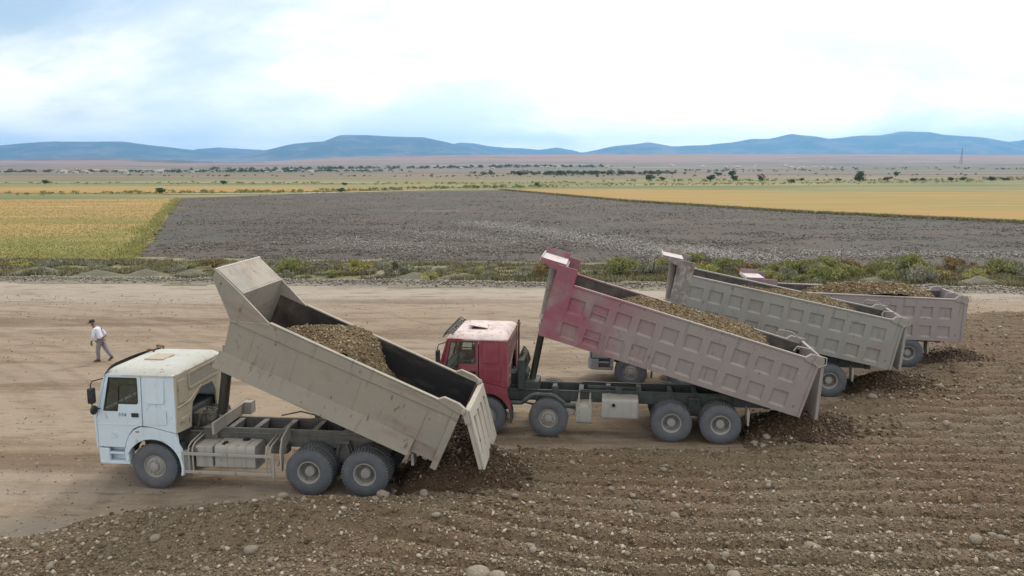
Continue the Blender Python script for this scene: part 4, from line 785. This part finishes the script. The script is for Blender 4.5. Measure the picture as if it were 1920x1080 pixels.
T4, pose4 = big_truck((10.69, 30.88, .12), 'dump truck with mauve front plate and almost level ribbed bed', 'grimy', 'white_dusty', 'roof1', 'bed4', 'bed4', (-6.73, 1.05), 1.6, -4, 'chassis2', False, True)
def mk(us, ws): return lambda u, y: np.interp(u, us, ws) - .28 * (y / 1.1) ** 2 * sstep(.4, 1.2, np.interp(u, us, ws))
gravel_load(T2, pose2, 7.45, mk([.2, 1.2, 1.9, 2.5, 3.4, 4.5, 5.5, 6.15, 6.3, 6.6, 7.4], [.2, .8, 1.42, 1.74, 1.78, 1.80, 1.82, 1.70, 1.2, .6, .25]), .05, 7.2, 1.08, 'load', 'pebble_load', 'brown gravel heaped in the ribbed bed fading from red to grey', 8000)
gravel_load(T3, pose3, 7.45, mk([.2, 1.0, 1.8, 2.5, 3.4, 4.3, 5.4, 6.2, 6.6, 7.0, 7.4], [.2, .9, 1.42, 1.54, 1.62, 1.74, 1.74, 1.55, 1.1, .6, .3]), .05, 7.2, 1.08, 'load', 'pebble_load', 'brown gravel in the ribbed grey bed with peeling front plate', 7000)
gravel_load(T4, pose4, 7.45, mk([.2, 1.0, 1.8, 2.8, 4.1, 5.3, 6.4, 6.9, 7.4], [.2, .9, 1.50, 1.84, 1.98, 1.98, 1.78, 1.3, .9]), .05, 7.2, 1.08, 'load', 'pebble_load', 'stony gravel heaped in the almost level ribbed bed', 8000, .025, .08)

# gravel tipped on the ground behind each truck
def pile(cx_, cy_, rx, ry, h, label, seed, n, skew=0):
    def hf(x, y):
        a = (x - skew * y) / rx; b = y / ry; r = np.hypot(a, b) * (1 + .5 * (fbm(x * 1.3 + seed, y * 1.3, 3, seed) - .5))
        return h * np.clip(1 - r, 0, 1) ** .85 + .07 * (fbm(x * 5, y * 5, 3, seed + 5) - .5) * (r < .97)
    X, Y = np.meshgrid(np.arange(-rx * 1.5, rx * 1.5, .06), np.arange(-ry * 1.5, ry * 1.5, .06)); Z = hf(X, Y)
    V, F = grid_mesh(X, Y, Z - .01, Z > .005); o = link('gravel_pile', np_mesh('gravel_pile', V, F, 'load_dark', smooth=True), None, (cx_, cy_, 0)); tag(o, label, 'gravel pile', kind='stuff')
    x = rng.normal(0, rx * .55, n); y = rng.normal(0, ry * .55, n); z = hf(x, y); k = (z > .0) | (rng.random(n) < .3); x, y, z = x[k], y[k], np.maximum(z[k], np.maximum(gh(cx_ + x[k], cy_ + y[k]), 0)); s = .018 + .055 * rng.random(len(x)) ** 2.5
    v, f, i = rocks(np.stack([x, y, z + s * .2], -1), s); p = link('pebbles', np_mesh('pebbles', v, f, 'pebble_dark', tints(len(x), .15)[i]), o); p['kind'] = 'stuff'
pile(-1.1, 18.15, 1.75, 1.65, 1.2, 'damp brown gravel pouring out below the pale hanging tailgate', 3, 5200)
pile(8.35, 21.45, 1.9, 1.65, .85, 'damp brown gravel pile behind the bed fading from red to grey', 9, 4200)
pile(13.1, 25.9, 1.8, 1.6, .75, 'damp brown gravel pile behind the grey bed with peeling plate', 13, 3600)
pile(17.7, 30.0, 1.2, 1.3, .5, 'low gravel pile behind the almost level ribbed bed', 21, 2200)

# ------------------------------------------------------------------ people
M['skin'] = mat('skin', (.22, .12, .08), .6, [dict(col=(.17, .09, .06), scale=20, lo=.4, hi=.7)])
M['shirt'] = mat('white_shirt', (.66, .68, .76), .9, [dict(col=(.52, .54, .64), scale=9, stretch=(1, 1, .4), lo=.45, hi=.7, amt=.6)])
M['trousers'] = mat('grey_trousers', (.25, .235, .255), .9, [dict(col=(.17, .16, .175), scale=9, stretch=(1, 1, .3), lo=.45, hi=.7, amt=.7)])
M['cap'] = mat('brown_cap', (.055, .035, .026), .9, [dict(col=(.03, .02, .015), scale=20, lo=.4, hi=.7)])
M['shoe'] = mat('brown_leather', (.05, .03, .02), .6, [dict(col=(.12, .09, .06), scale=12, lo=.5, hi=.7)])
M['blue_shirt'] = mat('pale_blue_shirt', (.38, .46, .58), .9, [dict(col=(.28, .34, .45), scale=9, lo=.45, hi=.7, amt=.6)])
def skinned(name, pts, edges, rad, m, parent=None, root=0, sub=2):
    me = bpy.data.meshes.new(name); me.from_pydata(pts, edges, []); me.materials.append(M[m]); o = link(name, me, parent)
    o.modifiers.new('skin', 'SKIN'); o.modifiers['skin'].use_smooth_shade = True
    for i, r in enumerate(rad):
        r = r if isinstance(r, tuple) else (r, r); me.skin_vertices[0].data[i].radius = r
    me.skin_vertices[0].data[root].use_root = True
    q = o.modifiers.new('subsurf', 'SUBSURF'); q.levels = q.render_levels = sub
    return o
def hand(P, E, Rd, wrist, d, side):
    """palm and five bent fingers hanging along d from vertex index wrist"""
    w = Vector(P[wrist]); d = Vector(d).normalized(); sdv = Vector(side).normalized(); nrm = d.cross(sdv)
    P.append(tuple(w + d * .07)); E.append((wrist, len(P) - 1)); Rd.append((.034, .018)); palm = len(P) - 1
    for k, ln in enumerate((.062, .075, .08, .072)):
        off = sdv * (.030 - .02 * k); a = w + d * .10 + off; b = a + d * ln * .55 + nrm * .008; c = b + d * ln * .4 + nrm * .025
        P.extend([tuple(a), tuple(b), tuple(c)]); n = len(P); E.extend([(palm, n - 3), (n - 3, n - 2), (n - 2, n - 1)]); Rd.extend([.0095, .0085, .007])
    a = w + d * .035 + sdv * .035; b = a + d * .035 + sdv * .02; c = b + d * .03 + nrm * .01
    P.extend([tuple(a), tuple(b), tuple(c)]); n = len(P); E.extend([(wrist, n - 3), (n - 3, n - 2), (n - 2, n - 1)]); Rd.extend([.011, .010, .008])
def walker():
    r = empty('person', (-16.45, 30.15, 0), R_(180)); tag(r, 'person in white shirt, grey trousers and brown cap walking across the dirt yard', 'person')
    # local x = walking direction, y = left, z = up; trunk bent forward
    P = [(0, 0, .86), (.05, 0, 1.0), (.12, 0, 1.18), (.17, 0, 1.32), (.22, 0, 1.40), (.26, 0, 1.47), (.285, 0, 1.555),
         (.0, .09, .82), (.10, .10, .47), (.10, .10, .09), (.04, .10, .05), (.23, .11, .035),
         (-.0, -.09, .82), (-.13, -.10, .46), (-.34, -.10, .14), (-.40, -.10, .10), (-.26, -.10, .04),
         (.15, .18, 1.30), (.17, .235, 1.05), (.24, .235, .83), (.15, -.18, 1.30), (.0, -.27, 1.14), (-.12, -.20, 1.0), (-.12, -.10, .97)]
    E = [(0, 1), (1, 2), (2, 3), (3, 4), (4, 5), (5, 6), (0, 7), (7, 8), (8, 9), (9, 10), (9, 11), (0, 12), (12, 13), (13, 14), (14, 15), (14, 16), (3, 17), (17, 18), (18, 19), (3, 20), (20, 21), (21, 22), (22, 23)]
    Rd = [(.14, .12), (.13, .115), (.15, .115), (.15, .11), .055, .06, .088, .085, .06, .042, .035, .03, .085, .06, .042, .035, .03, .055, .045, .032, .055, .045, .032, .028]
    hand(P, E, Rd, 19, (.12, 0, -1), (1, 0, 0)); hand(P, E, Rd, 23, (-.05, 1, -.1), (0, 0, 1))
    skinned('body', P, E, Rd, 'skin', r)
    skinned('shirt', [(.0, 0, .86), (.05, 0, 1.0), (.12, 0, 1.18), (.16, 0, 1.31), (.20, 0, 1.385), (.14, .17, 1.30), (.17, .235, 1.05), (.235, .235, .86), (.14, -.17, 1.30), (.0, -.27, 1.14), (-.11, -.205, 1.01)], [(0, 1), (1, 2), (2, 3), (3, 4), (3, 5), (5, 6), (6, 7), (3, 8), (8, 9), (9, 10)], [(.16, .135), (.165, .14), (.175, .14), (.165, .12), .07, .08, .066, .05, .08, .066, .05], 'shirt', r)
    skinned('trousers', [(.0, 0, .91), (0, .09, .80), (.10, .10, .47), (.095, .10, .10), (0, -.09, .80), (-.13, -.10, .46), (-.335, -.10, .15)], [(0, 1), (1, 2), (2, 3), (0, 4), (4, 5), (5, 6)], [(.165, .14), .115, .085, .07, .115, .085, .07], 'trousers', r)
    for sx_, sy_, sz, rot in ((.12, .10, .0, 0), (-.32, -.10, .045, .55)):
        V = MB().add([(-.10, -.04, 0), (.16, -.045, 0), (.19, 0, 0), (.16, .045, 0), (-.10, .04, 0), (-.09, -.035, .075), (.03, -.04, .075), (.15, -.035, .04), (.15, .035, .04), (.03, .04, .075), (-.09, .035, .075)], [(0, 4, 3, 2, 1), (0, 1, 7, 6, 5), (1, 2, 7), (2, 3, 8, 7), (3, 4, 10, 9, 8), (4, 0, 5, 10), (5, 6, 9, 10), (6, 7, 8, 9)])
        V.build('shoe', 'shoe', r, .01, loc=(sx_, sy_, sz), rot=(0, rot, 0))
    c = MB().lathe([(.112, -.01), (.115, .03), (.10, .085), (.06, .115), (0, .122)], 18, axis='z'); c.poly([(.05, -.10), (.17, -.07), (.20, 0), (.17, .07), (.05, .10)], -.012, .004, plane='xy')
    c.build('cap', 'cap', r, loc=(.285, 0, 1.57), rot=(0, .25, 0))
    return r
walker()
def driver():
    ax = 1.8; m = wm(T2); r = empty('person'); r.matrix_world = m @ Matrix.Translation((ax + .36, .60, 1.72)); tag(r, 'person in pale blue shirt driving the dark red truck', 'person')
    P = [(0, 0, .08), (-.03, 0, .28), (-.04, 0, .46), (-.03, 0, .56), (0, 0, .66), (.02, 0, .75), (-.02, .17, .46), (.10, .24, .24), (.38, .14, .28), (-.02, -.17, .46), (.10, -.24, .24), (.38, -.14, .28), (.05, .10, .06), (.42, .12, .08), (.5, .12, -.28), (.05, -.10, .06), (.42, -.12, .08), (.5, -.12, -.28)]
    E = [(0, 1), (1, 2), (2, 3), (3, 4), (4, 5), (2, 6), (6, 7), (7, 8), (2, 9), (9, 10), (10, 11), (0, 12), (12, 13), (13, 14), (0, 15), (15, 16), (16, 17)]
    Rd = [(.14, .12), (.13, .11), (.15, .11), .055, .085, .095, .06, .045, .035, .06, .045, .035, .085, .07, .05, .085, .07, .05]
    hand(P, E, Rd, 8, (1, -.1, .1), (0, 0, 1)); hand(P, E, Rd, 11, (1, .1, .1), (0, 0, 1)); skinned('body', P, E, Rd, 'skin', r)
    skinned('shirt', [(0, 0, .06), (-.03, 0, .28), (-.04, 0, .46), (-.035, 0, .54), (-.02, .16, .46), (.09, .24, .26), (.22, .20, .26), (-.02, -.16, .46), (.09, -.24, .26), (.22, -.20, .26)], [(0, 1), (1, 2), (2, 3), (2, 4), (4, 5), (5, 6), (2, 7), (7, 8), (8, 9)], [(.16, .14), (.155, .13), (.17, .13), .075, .085, .062, .055, .085, .062, .055], 'blue_shirt', r)
    MB().lathe([(.10, -.02), (.102, .03), (.085, .08), (.05, .11), (0, .115)], 16, axis='z').build('hair', 'cap', r, loc=(.0, 0, .73))
driver()

# ------------------------------------------------------------------ vegetation
def foliage(n, rx, ry, rz, leaf, seed, lobes=7, base=.12, spiky=0.):
    """leaf faces spread through several uneven lobes; V, F, tint"""
    g_ = np.random.default_rng(seed); c = g_.uniform(-1, 1, (lobes, 3)) * np.array([.62, .62, .38]) + np.array([0, 0, .1]); r = g_.uniform(.28, .55, lobes)
    k = g_.integers(0, lobes, n); d = g_.standard_normal((n, 3)); d /= np.linalg.norm(d, axis=1)[:, None]; p = c[k] + d * (r[k] * g_.random(n) ** .4)[:, None]
    p = p * np.array([rx, ry, rz]); p[:, 2] += rz * .85; p[:, 2] = np.maximum(p[:, 2], base * rz + .02)
    u = g_.standard_normal((n, 3)); u[:, 2] += spiky * 2; u /= np.linalg.norm(u, axis=1)[:, None]; w = np.cross(u, g_.standard_normal((n, 3))); w /= np.linalg.norm(w, axis=1)[:, None]
    s = leaf * g_.uniform(.6, 1.4, n)[:, None]; a = s * (1 + spiky); V = np.stack([p - w * s * .45, p + u * a, p + w * s * .45, p - u * a * .6], 1).reshape(-1, 3)
    F = np.arange(4 * n).reshape(-1, 4); t = np.clip(.5 * g_.random(lobes)[k] + .5 * g_.random(n), 0, 1); return V, F, np.repeat(t, 4)
def leafm(name, a, b, c): return mat(name, b, .8, [dict(col=(.9, .9, .8), scale=.8, lo=.4, hi=.7, amt=.3, blend='MULTIPLY')], tint=[(0, a), (.5, b), (1, c)])
leafm('sage', (.155, .155, .105), (.27, .265, .19), (.38, .365, .28)); M['sage'] = MATS['sage']
M['olive'] = leafm('olive_leaf', (.13, .15, .05), (.25, .265, .095), (.37, .37, .17))
M['lime'] = leafm('yellow_green_leaf', (.19, .195, .06), (.34, .33, .11), (.47, .43, .18))
M['russet'] = leafm('russet_leaf', (.15, .105, .05), (.28, .20, .10), (.40, .30, .16))
M['tree'] = leafm('tree_leaf', (.03, .048, .02), (.06, .088, .034), (.105, .135, .055))
M['bark'] = mat('bark', (.09, .07, .05), .9, [dict(col=(.05, .04, .03), scale=6, lo=.4, hi=.7)])
def stem_mesh(h, k=5):
    b = MB()
    for i in range(k):
        a = 6.28 * i / k; b.tube([(0, 0, -.05), (.12 * h * math.cos(a), .12 * h * math.sin(a), h * .4), (.3 * h * math.cos(a), .3 * h * math.sin(a), h * .9)], [.02, .014, .006], 5)
    return b.mesh('stems', 'bark')
STEM = stem_mesh(1.0)
SH = {}
for mname in ('sage', 'olive', 'lime', 'russet'):
    for k in range(2):
        V, F, t = foliage(1100, .95, .8, .55, .06, hash((mname, k)) % 9999 if False else (len(SH) * 17 + 5), 8, spiky=.8); SH[mname, k] = np_mesh('foliage', V, F, mname, t)
words = dict(sage='grey green weedy bush', olive='olive green bush', lime='yellow green bush', russet='dry russet bush')
def bush(x, y, kind, sc, sz=1.):
    o = empty('bush', (x, y, .08), random.uniform(0, 6.28)); size = 'small' if sc < .68 else ('middling' if sc < 1.0 else 'large'); dy = y - ROAD(x); near = any(math.hypot(x - a, y - ROAD(a) - b) < 2.2 for a, b in MOUNDS)
    place = 'beside a grey earth mound on the verge' if near else ('close behind the gravel ridge of the road' if dy < 4.2 else ('amid the verge weeds behind the gravel ridge' if dy < 7 else 'at the edge of the ploughed field'))
    tag(o, size + ' ' + words[kind] + ' ' + place, 'bush', kind + ' bushes along the road'); o.scale = (sc, sc, sc * sz)
    link('foliage', SH[kind, random.randrange(2)], o); link('stems', STEM, o)
for i in range(80):                                            # thin scrub, left and middle
    x = random.uniform(-42, 9); y = ROAD(x) + random.uniform(1.8, 7.5); bush(x, y, random.choices(['sage', 'olive', 'lime', 'russet'], [.72, .1, .08, .1])[0], random.uniform(.45, 1.0), random.uniform(.5, .85))
for i in range(95):                                            # thick green scrub on the right
    x = random.uniform(11, 42); y = ROAD(x) + random.uniform(2.2, 10.5); bush(x, y, random.choices(['sage', 'olive', 'lime', 'russet'], [.2, .45, .2, .15])[0], random.uniform(.7, 1.3), random.uniform(.75, 1.1))
for x, dy, kd, sc in ((7.6, 4.5, 'olive', 1.5), (9.8, 5, 'sage', 1.3), (-15.5, 3.4, 'olive', 1.3), (-10.8, 4.5, 'lime', 1.3), (-8.2, 3.4, 'sage', 1.5), (2.2, 3.2, 'russet', 1.2)): bush(x, ROAD(x) + dy, kd, sc)

def tufts(name, n, sampler, h, m, label, zoff=.03, ton=None):
    x, y = sampler(n); n = len(x); a = rng.uniform(0, 6.28, (n, 3)); ln = rng.uniform(.35, .8, (n, 3)) * h; w = .10 * h
    ca, sa = np.cos(a), np.sin(a); b = np.stack([x[:, None] + ca * .04, y[:, None] + sa * .04, np.full((n, 3), zoff)], -1)
    tip = b + np.stack([ca * ln * .5, sa * ln * .5, ln], -1); sd_ = np.stack([-sa * w, ca * w, 0 * sa], -1)
    V = np.stack([b - sd_, b + sd_, tip], 2).reshape(-1, 3); F = np.arange(len(V)).reshape(-1, 3)
    o = link(name, np_mesh(name, V, F, m, np.repeat(np.clip(.45 * rng.random(n) + .55 * ton(x, y) if ton else rng.random(n), 0, 1), 9))); tag(o, label, 'grass', kind='stuff')
def s_left(n):
    y = 62 + 128 * rng.random(n) ** 2.2; x = -150 + rng.random(n) * 125; k = (sdist([(-31.5, 63), (-80, 188), (-150, 181), (-150, 56)], x, y) > -1.5) & (x > -.78 * y - 6); return x[k], y[k]
M['stubble_g'] = leafm('stubble_leaf', (.165, .185, .045), (.29, .25, .075), (.44, .32, .12))
tufts('stubble', 120000, s_left, .19, 'stubble_g', 'tufts of gold and green stubble left of the ploughed field', ton=lambda x, y: sstep(.30, .62, fbm(x / 24, y / 9, 4, 90)) * (.35 + .65 * sstep(66, 108, y)) + .25 * sstep(100, 125, y))
M['weed_g'] = leafm('weed_leaf', (.11, .11, .06), (.21, .195, .10), (.33, .29, .17))
def s_verge(n):
    x = rng.uniform(-60, 60, n); y = ROAD(x) + 1.2 + 9.5 * rng.random(n); k = fbm(x / 3, y / 2, 3, 51) + .25 * (x > 10) > .47; return x[k], y[k]
tufts('verge_weeds', 60000, s_verge, .42, 'weed_g', 'low dry weeds growing along the road verge', .1)
def s_edge(n):
    t = rng.random(n); P = np.array([(-3.5, 257), (26, 171), (48, 130), (70, 105), (100, 46)]); i = np.minimum((t * 4).astype(int), 3); f = t * 4 - i; p = P[i] * (1 - f)[:, None] + P[i + 1] * f[:, None]
    return p[:, 0] + rng.normal(.4, .9, n), p[:, 1] + rng.normal(.4, .9, n)
def s_edge2(n):
    t = rng.random(n) ** 1.6; return -31.0 - 50.6 * t - np.abs(rng.normal(0, 1.1, n)) * (.4 + fbm(t * 30, t, 3, 66)) + 1.2 * (fbm(t * 60, t, 3, 67) - .5), 62.6 + 128 * t
tufts('field_margin', 4200, s_edge2, .38, 'lime', 'green grass fringe between stubble and ploughed soil', .05)
tufts('field_margin', 9000, s_edge, .7, 'weed_g', 'grassy margin between ploughed soil and wheat', .05)
# clods of the ploughed field
n = 120000; u = rng.random(n); y = 1 / (1 / 56 + u * (1 / 230 - 1 / 56)); x = rng.uniform(-1, 1, n) * (.72 * y + 6); pat = fbm((x + y * .5) / 9, (y - x * .3) / 5, 4, 33); k = (sdist(PLO, x, y) > .3) & (rng.random(n) < sstep(.36, .66, pat) * .85 + .06) & (rng.random(n) < 1.15 - (y - 56) / 190); x, y, pat = x[k], y[k], pat[k]
s = rng.uniform(.04, .11, len(x)) * (1 + (y - 56) / 200) * (.7 + pat * .7); v, f, i = rocks(np.stack([x, y, .06 + s * .25 + .12 * fbm(x / 2.2, y / 2.2, 3, 31) - .03], -1), s, flat=.5)
tn = rng.random(len(x)) * .9
for (ax_, ay_), (bx_, by_), wd, cnt in (((-6, 108), (17, 67), 2.6, 7500), ((14, 72), (22, 64), 2.6, 2500), ((24, 68), (48, 66), 1.6, 1600), ((-20, 82), (-6, 70), 2.5, 1500), ((-14, 92), (2, 78), 2.0, 1200)):
    t = rng.random(cnt); xa = ax_ + (bx_ - ax_) * t + rng.normal(0, wd, cnt); ya = ay_ + (by_ - ay_) * t + rng.normal(0, wd, cnt); sa = rng.uniform(.05, .13, cnt)
    v2, f2, i2 = rocks(np.stack([xa, ya, .09 + sa * .25 + .10 * fbm(xa / 2.2, ya / 2.2, 3, 31)], -1), sa, flat=.5); f = np.concatenate([f, f2 + len(v)]); v = np.concatenate([v, v2]); i = np.concatenate([i, i2 + len(tn)]); tn = np.concatenate([tn, rng.uniform(.88, 1, cnt)])
M['clod'] = mat('soil_clods', (.1, .09, .08), .95, [dict(col=(.30, .29, .275), scale=.045, stretch=(.7, 1.1, 1), lo=.56, hi=.70, amt=.7, detail=9, nr=.75)], tint=[(0, (.08, .068, .056)), (.5, (.165, .145, .122)), (.9, (.26, .24, .21)), (1, (.40, .38, .35))])
o = tag(link('soil_clods', np_mesh('soil_clods', v, f, 'clod', tn[i])), 'broken clods lying over the dark ploughed field', 'soil', kind='stuff')

# trees and hedges further out
TM = []
for k in range(4):
    V, F, t = foliage(420, 1.0, 1.0, .62, .13, 300 + k, 9, base=.15); TM.append(np_mesh('crown', V * np.array([.62, .62, .9]) + np.array([0, 0, -.02]), F, 'tree', t))
tb = MB().tube([(0, 0, -.1), (.01, 0, .25), (.03, .02, .6)], [.05, .04, .015], 7)
for k in range(4): a = 1.57 * k; tb.tube([(.01, 0, .25), (.15 * math.cos(a), .15 * math.sin(a), .45), (.28 * math.cos(a), .28 * math.sin(a), .62)], [.025, .018, .006], 5)
TRUNK = tb.mesh('trunk', 'bark')
def tree(x, y, h, label, group, k=None, wide=1.):
    o = empty('tree', (x, y, float(land(np.array([x]), np.array([y]))[0])), random.uniform(0, 6.28)); o.scale = (h * wide, h * wide, h); tag(o, label, 'tree', group)
    link('crown', TM[random.randrange(4) if k is None else k], o); link('trunk', TRUNK, o)
for x, y, h, w in ((106, 415, 3.7, 1.2), (119, 418, 3.4, 1.2), (129, 405, 3.3, 1.1), (131, 365, 2.4, 1.3), (250, 560, 5.6, 1.1), (182, 408, 4.2, 1.3), (205, 425, 2.8, 1.4), (209, 405, 2.3, 1.5), (300, 610, 4.2, 1.2), (176, 420, 1.9, 1.5), (226, 428, 2.1, 1.5), (242, 430, 2.4, 1.6), (252, 435, 2.4, 1.5), (262, 425, 2.7, 1.6), (272, 430, 2.2, 1.6), (180, 640, 5.2, 1.2), (172, 650, 3.8, 1.4), (7, 640, 4.6, 1.4), (10, 305, 1.7, 1.4), (-70, 325, 1.4, 1.5), (76, 430, 3.9, 1.3), (-100, 222, 1.9, 1.5), (-52, 236, 1.5, 1.5), (-128, 345, 2.0, 1.4), (158, 425, 1.8, 1.4), (-210, 350, 2.2, 1.3), (85, 440, 2.4, 1.4)):
    tree(x, y, h * 1.05, ('tall round dark tree' if h > 4 else ('middling dark tree' if h > 2.6 else 'low dark bushy tree')) + (' standing in the fields beyond the golden wheat' if x > 0 else ' standing in the fields beyond the far hedge'), 'trees in the far fields', wide=w)
def mass(name, pts, label, leaf, seed, m='tree', nl=60):
    Vs = []; Fs = []; Ts = []; o_ = 0; base = [foliage(nl, 1, 1, .62, leaf, seed + k, 6, base=.05) for k in range(5)]
    for (x, y, s) in pts:
        V, F, t = base[random.randrange(5)]; a = random.uniform(0, 6.28); c, sn = math.cos(a), math.sin(a)
        W_ = np.stack([V[:, 0] * c - V[:, 1] * sn, V[:, 0] * sn + V[:, 1] * c, V[:, 2]], -1) * s + np.array([x, y, float(land(np.array([x]), np.array([y]))[0])]); Vs.append(W_); Fs.append(F + o_); Ts.append(t); o_ += len(V)
    o = link(name, np_mesh(name, np.concatenate(Vs), np.concatenate(Fs), m, np.concatenate(Ts))); tag(o, label, 'vegetation', kind='stuff')
def along(P, n, jit, s0, s1):
    P = np.array(P, float); out = []
    for i in range(n):
        t = random.random() * (len(P) - 1); k = int(t); p = P[k] * (1 - t + k) + P[k + 1] * (t - k); out.append((p[0] + random.gauss(0, jit), p[1] + random.gauss(0, jit), random.uniform(s0, s1)))
    return out
mass('hedgerow', along([(-260, 192), (-150, 204), (-97, 226), (-60, 232), (-22, 275), (16, 292)], 320, 2.2, .5, 1.3), 'low green hedge between the stubble and the far wheat strip', .2, 500, 'olive')
mass('hedgerow', along([(-20, 300), (60, 330), (120, 350), (240, 400)], 260, 9, .4, 1.1), 'broken line of low bushes beyond the golden wheat', .2, 520, 'olive')
mass('woodland', along([(-10, 690), (60, 720), (130, 760), (-30, 900)], 150, 22, 2.0, 4.5), 'dark belt of trees on the plain below the village', .2, 540)
mass('woodland', along([(-560, 1500), (-200, 1900), (0, 2050), (250, 2150)], 240, 40, 3.5, 8), 'far line of village trees on the rising ground', .2, 560)
mass('woodland', along([(-900, 900), (-620, 980), (-380, 1050), (-250, 1150)], 320, 60, 2.0, 5), 'scattered trees among the houses on the left plain', .2, 580)
mass('woodland', along([(150, 1000), (420, 1300), (800, 1700), (1100, 1500)], 110, 70, 2.0, 4.5), 'scattered far trees on the right plain', .2, 600)
mass('shrub_belt', along([(60, 400), (150, 425), (280, 440), (330, 520)], 260, 10, .5, 1.6), 'broken belt of green shrubs between the far trees', .2, 640, 'olive')
mass('shrub_belt', along([(-330, 350), (-150, 360), (-40, 340), (40, 380)], 200, 10, .4, 1.2), 'scattered green shrubs along the far farm track', .2, 660, 'olive')
mass('woodland', along([(-300, 640), (-60, 600), (120, 620), (420, 760)], 110, 30, .7, 2.0), 'thin line of dark scrub across the brown plain', .2, 680)
# village houses
M['wallw'] = mat('whitewashed_wall', (.66, .64, .60), .9, [dict(col=(.5, .46, .4), scale=.5, lo=.4, hi=.7)])
M['tin'] = mat('tin_roof', (.36, .33, .32), .6, [dict(col=(.34, .2, .15), scale=.3, lo=.45, hi=.6)])
HW = MB().box(-5, 5, -4, 4, -2, 3).mesh('wall', 'wallw'); HR = MB().add([(-5.6, -4.6, 2.9), (5.6, -4.6, 2.9), (5.6, 4.6, 2.9), (-5.6, 4.6, 2.9), (-3.5, 0, 5), (3.5, 0, 5)], [(0, 1, 5, 4), (1, 2, 5), (2, 3, 4, 5), (3, 0, 4), (0, 3, 2, 1)]).mesh('roof', 'tin', 0)
HD = MB().box(-2.6, -1.6, -4.05, -3.98, .6, 2.0).box(1.6, 2.6, -4.05, -3.98, .6, 2.0).box(-.5, .5, -4.05, -3.98, -.3, 2.0).mesh('openings', 'interior')
def house(x, y, s, label, group):
    o = empty('house', (x, y, float(land(np.array([x]), np.array([y]))[0])), random.uniform(-.5, .5)); o.scale = (s, s, s); tag(o, label, 'house', group)
    link('wall', HW, o); link('roof', HR, o); link('openings', HD, o)
for i in range(34): y = random.uniform(880, 1250); house(random.uniform(-.66, -.24) * y, y, random.uniform(.55, .95), 'small white house among trees on the left plain', 'houses on the left plain')
for i in range(16): y = random.uniform(1850, 2300); house(random.uniform(-.10, .13) * y, y, random.uniform(.8, 1.2), 'small pale house along the far village tree line', 'houses along the village tree line')
for i in range(16): y = random.uniform(1900, 2300); house(random.uniform(.20, .42) * y, y, random.uniform(.8, 1.2), 'small pale house on the bare rise below the right mountains', 'houses on the bare rise')
# power mast
M['steel'] = mat('mast_steel', (.16, .16, .17), .6, [dict(col=(.22, .2, .18), scale=1, lo=.4, hi=.7)], metal=.3)
mp = MB(); Hm = 52
for sx_, sy_ in ((1, 1), (1, -1), (-1, -1), (-1, 1)): mp.tube([(sx_ * 3.6, sy_ * 3.6, 0), (sx_ * .7, sy_ * .7, Hm * .62), (sx_ * .4, sy_ * .4, Hm)], .32, 5)
for k in range(9):
    z0, z1 = Hm * k / 9, Hm * (k + 1) / 9; r = lambda z: 3.6 - 2.9 * min(1, z / (Hm * .62)) if z < Hm * .62 else .7 - .3 * (z - Hm * .62) / (Hm * .38)
    for (a, b), (c, d) in zip(((1, 1), (1, -1), (-1, -1), (-1, 1)), ((1, -1), (-1, -1), (-1, 1), (1, 1))): mp.tube([(a * r(z0), b * r(z0), z0), (c * r(z1), d * r(z1), z1)], .2, 4)
for z, w in ((Hm * .66, 8), (Hm * .8, 6.5), (Hm * .92, 5)): mp.box(-w, w, -.3, .3, z, z + .6)
o = mp.build('power_mast', 'steel', None, smooth=0); o.location = (1460, 2540, float(land(np.array([1460.]), np.array([2540.]))[0])); tag(o, 'tall lattice power mast on the right plain before the mountains', 'power mast')

# ------------------------------------------------------------------ air
hz = MB().box(-17500, 17500, -200, 17200, -60, 640).build('haze', 'steel', None, smooth=0); tag(hz, 'thin blue haze of the open air over the plain', 'haze', kind='stuff')
hm = bpy.data.materials.new('haze_air'); hm.use_nodes = True; hn, hl = hm.node_tree.nodes, hm.node_tree.links; hn.clear()
ho_ = N(hn, 'ShaderNodeOutputMaterial'); pv = N(hn, 'ShaderNodeVolumePrincipled'); hl.new(pv.outputs[0], ho_.inputs['Volume'])
pv.inputs['Color'].default_value = (.24, .58, 1.0, 1); pv.inputs['Density'].default_value = 7e-5; pv.inputs['Anisotropy'].default_value = .5
hz.data.materials.clear(); hz.data.materials.append(hm)
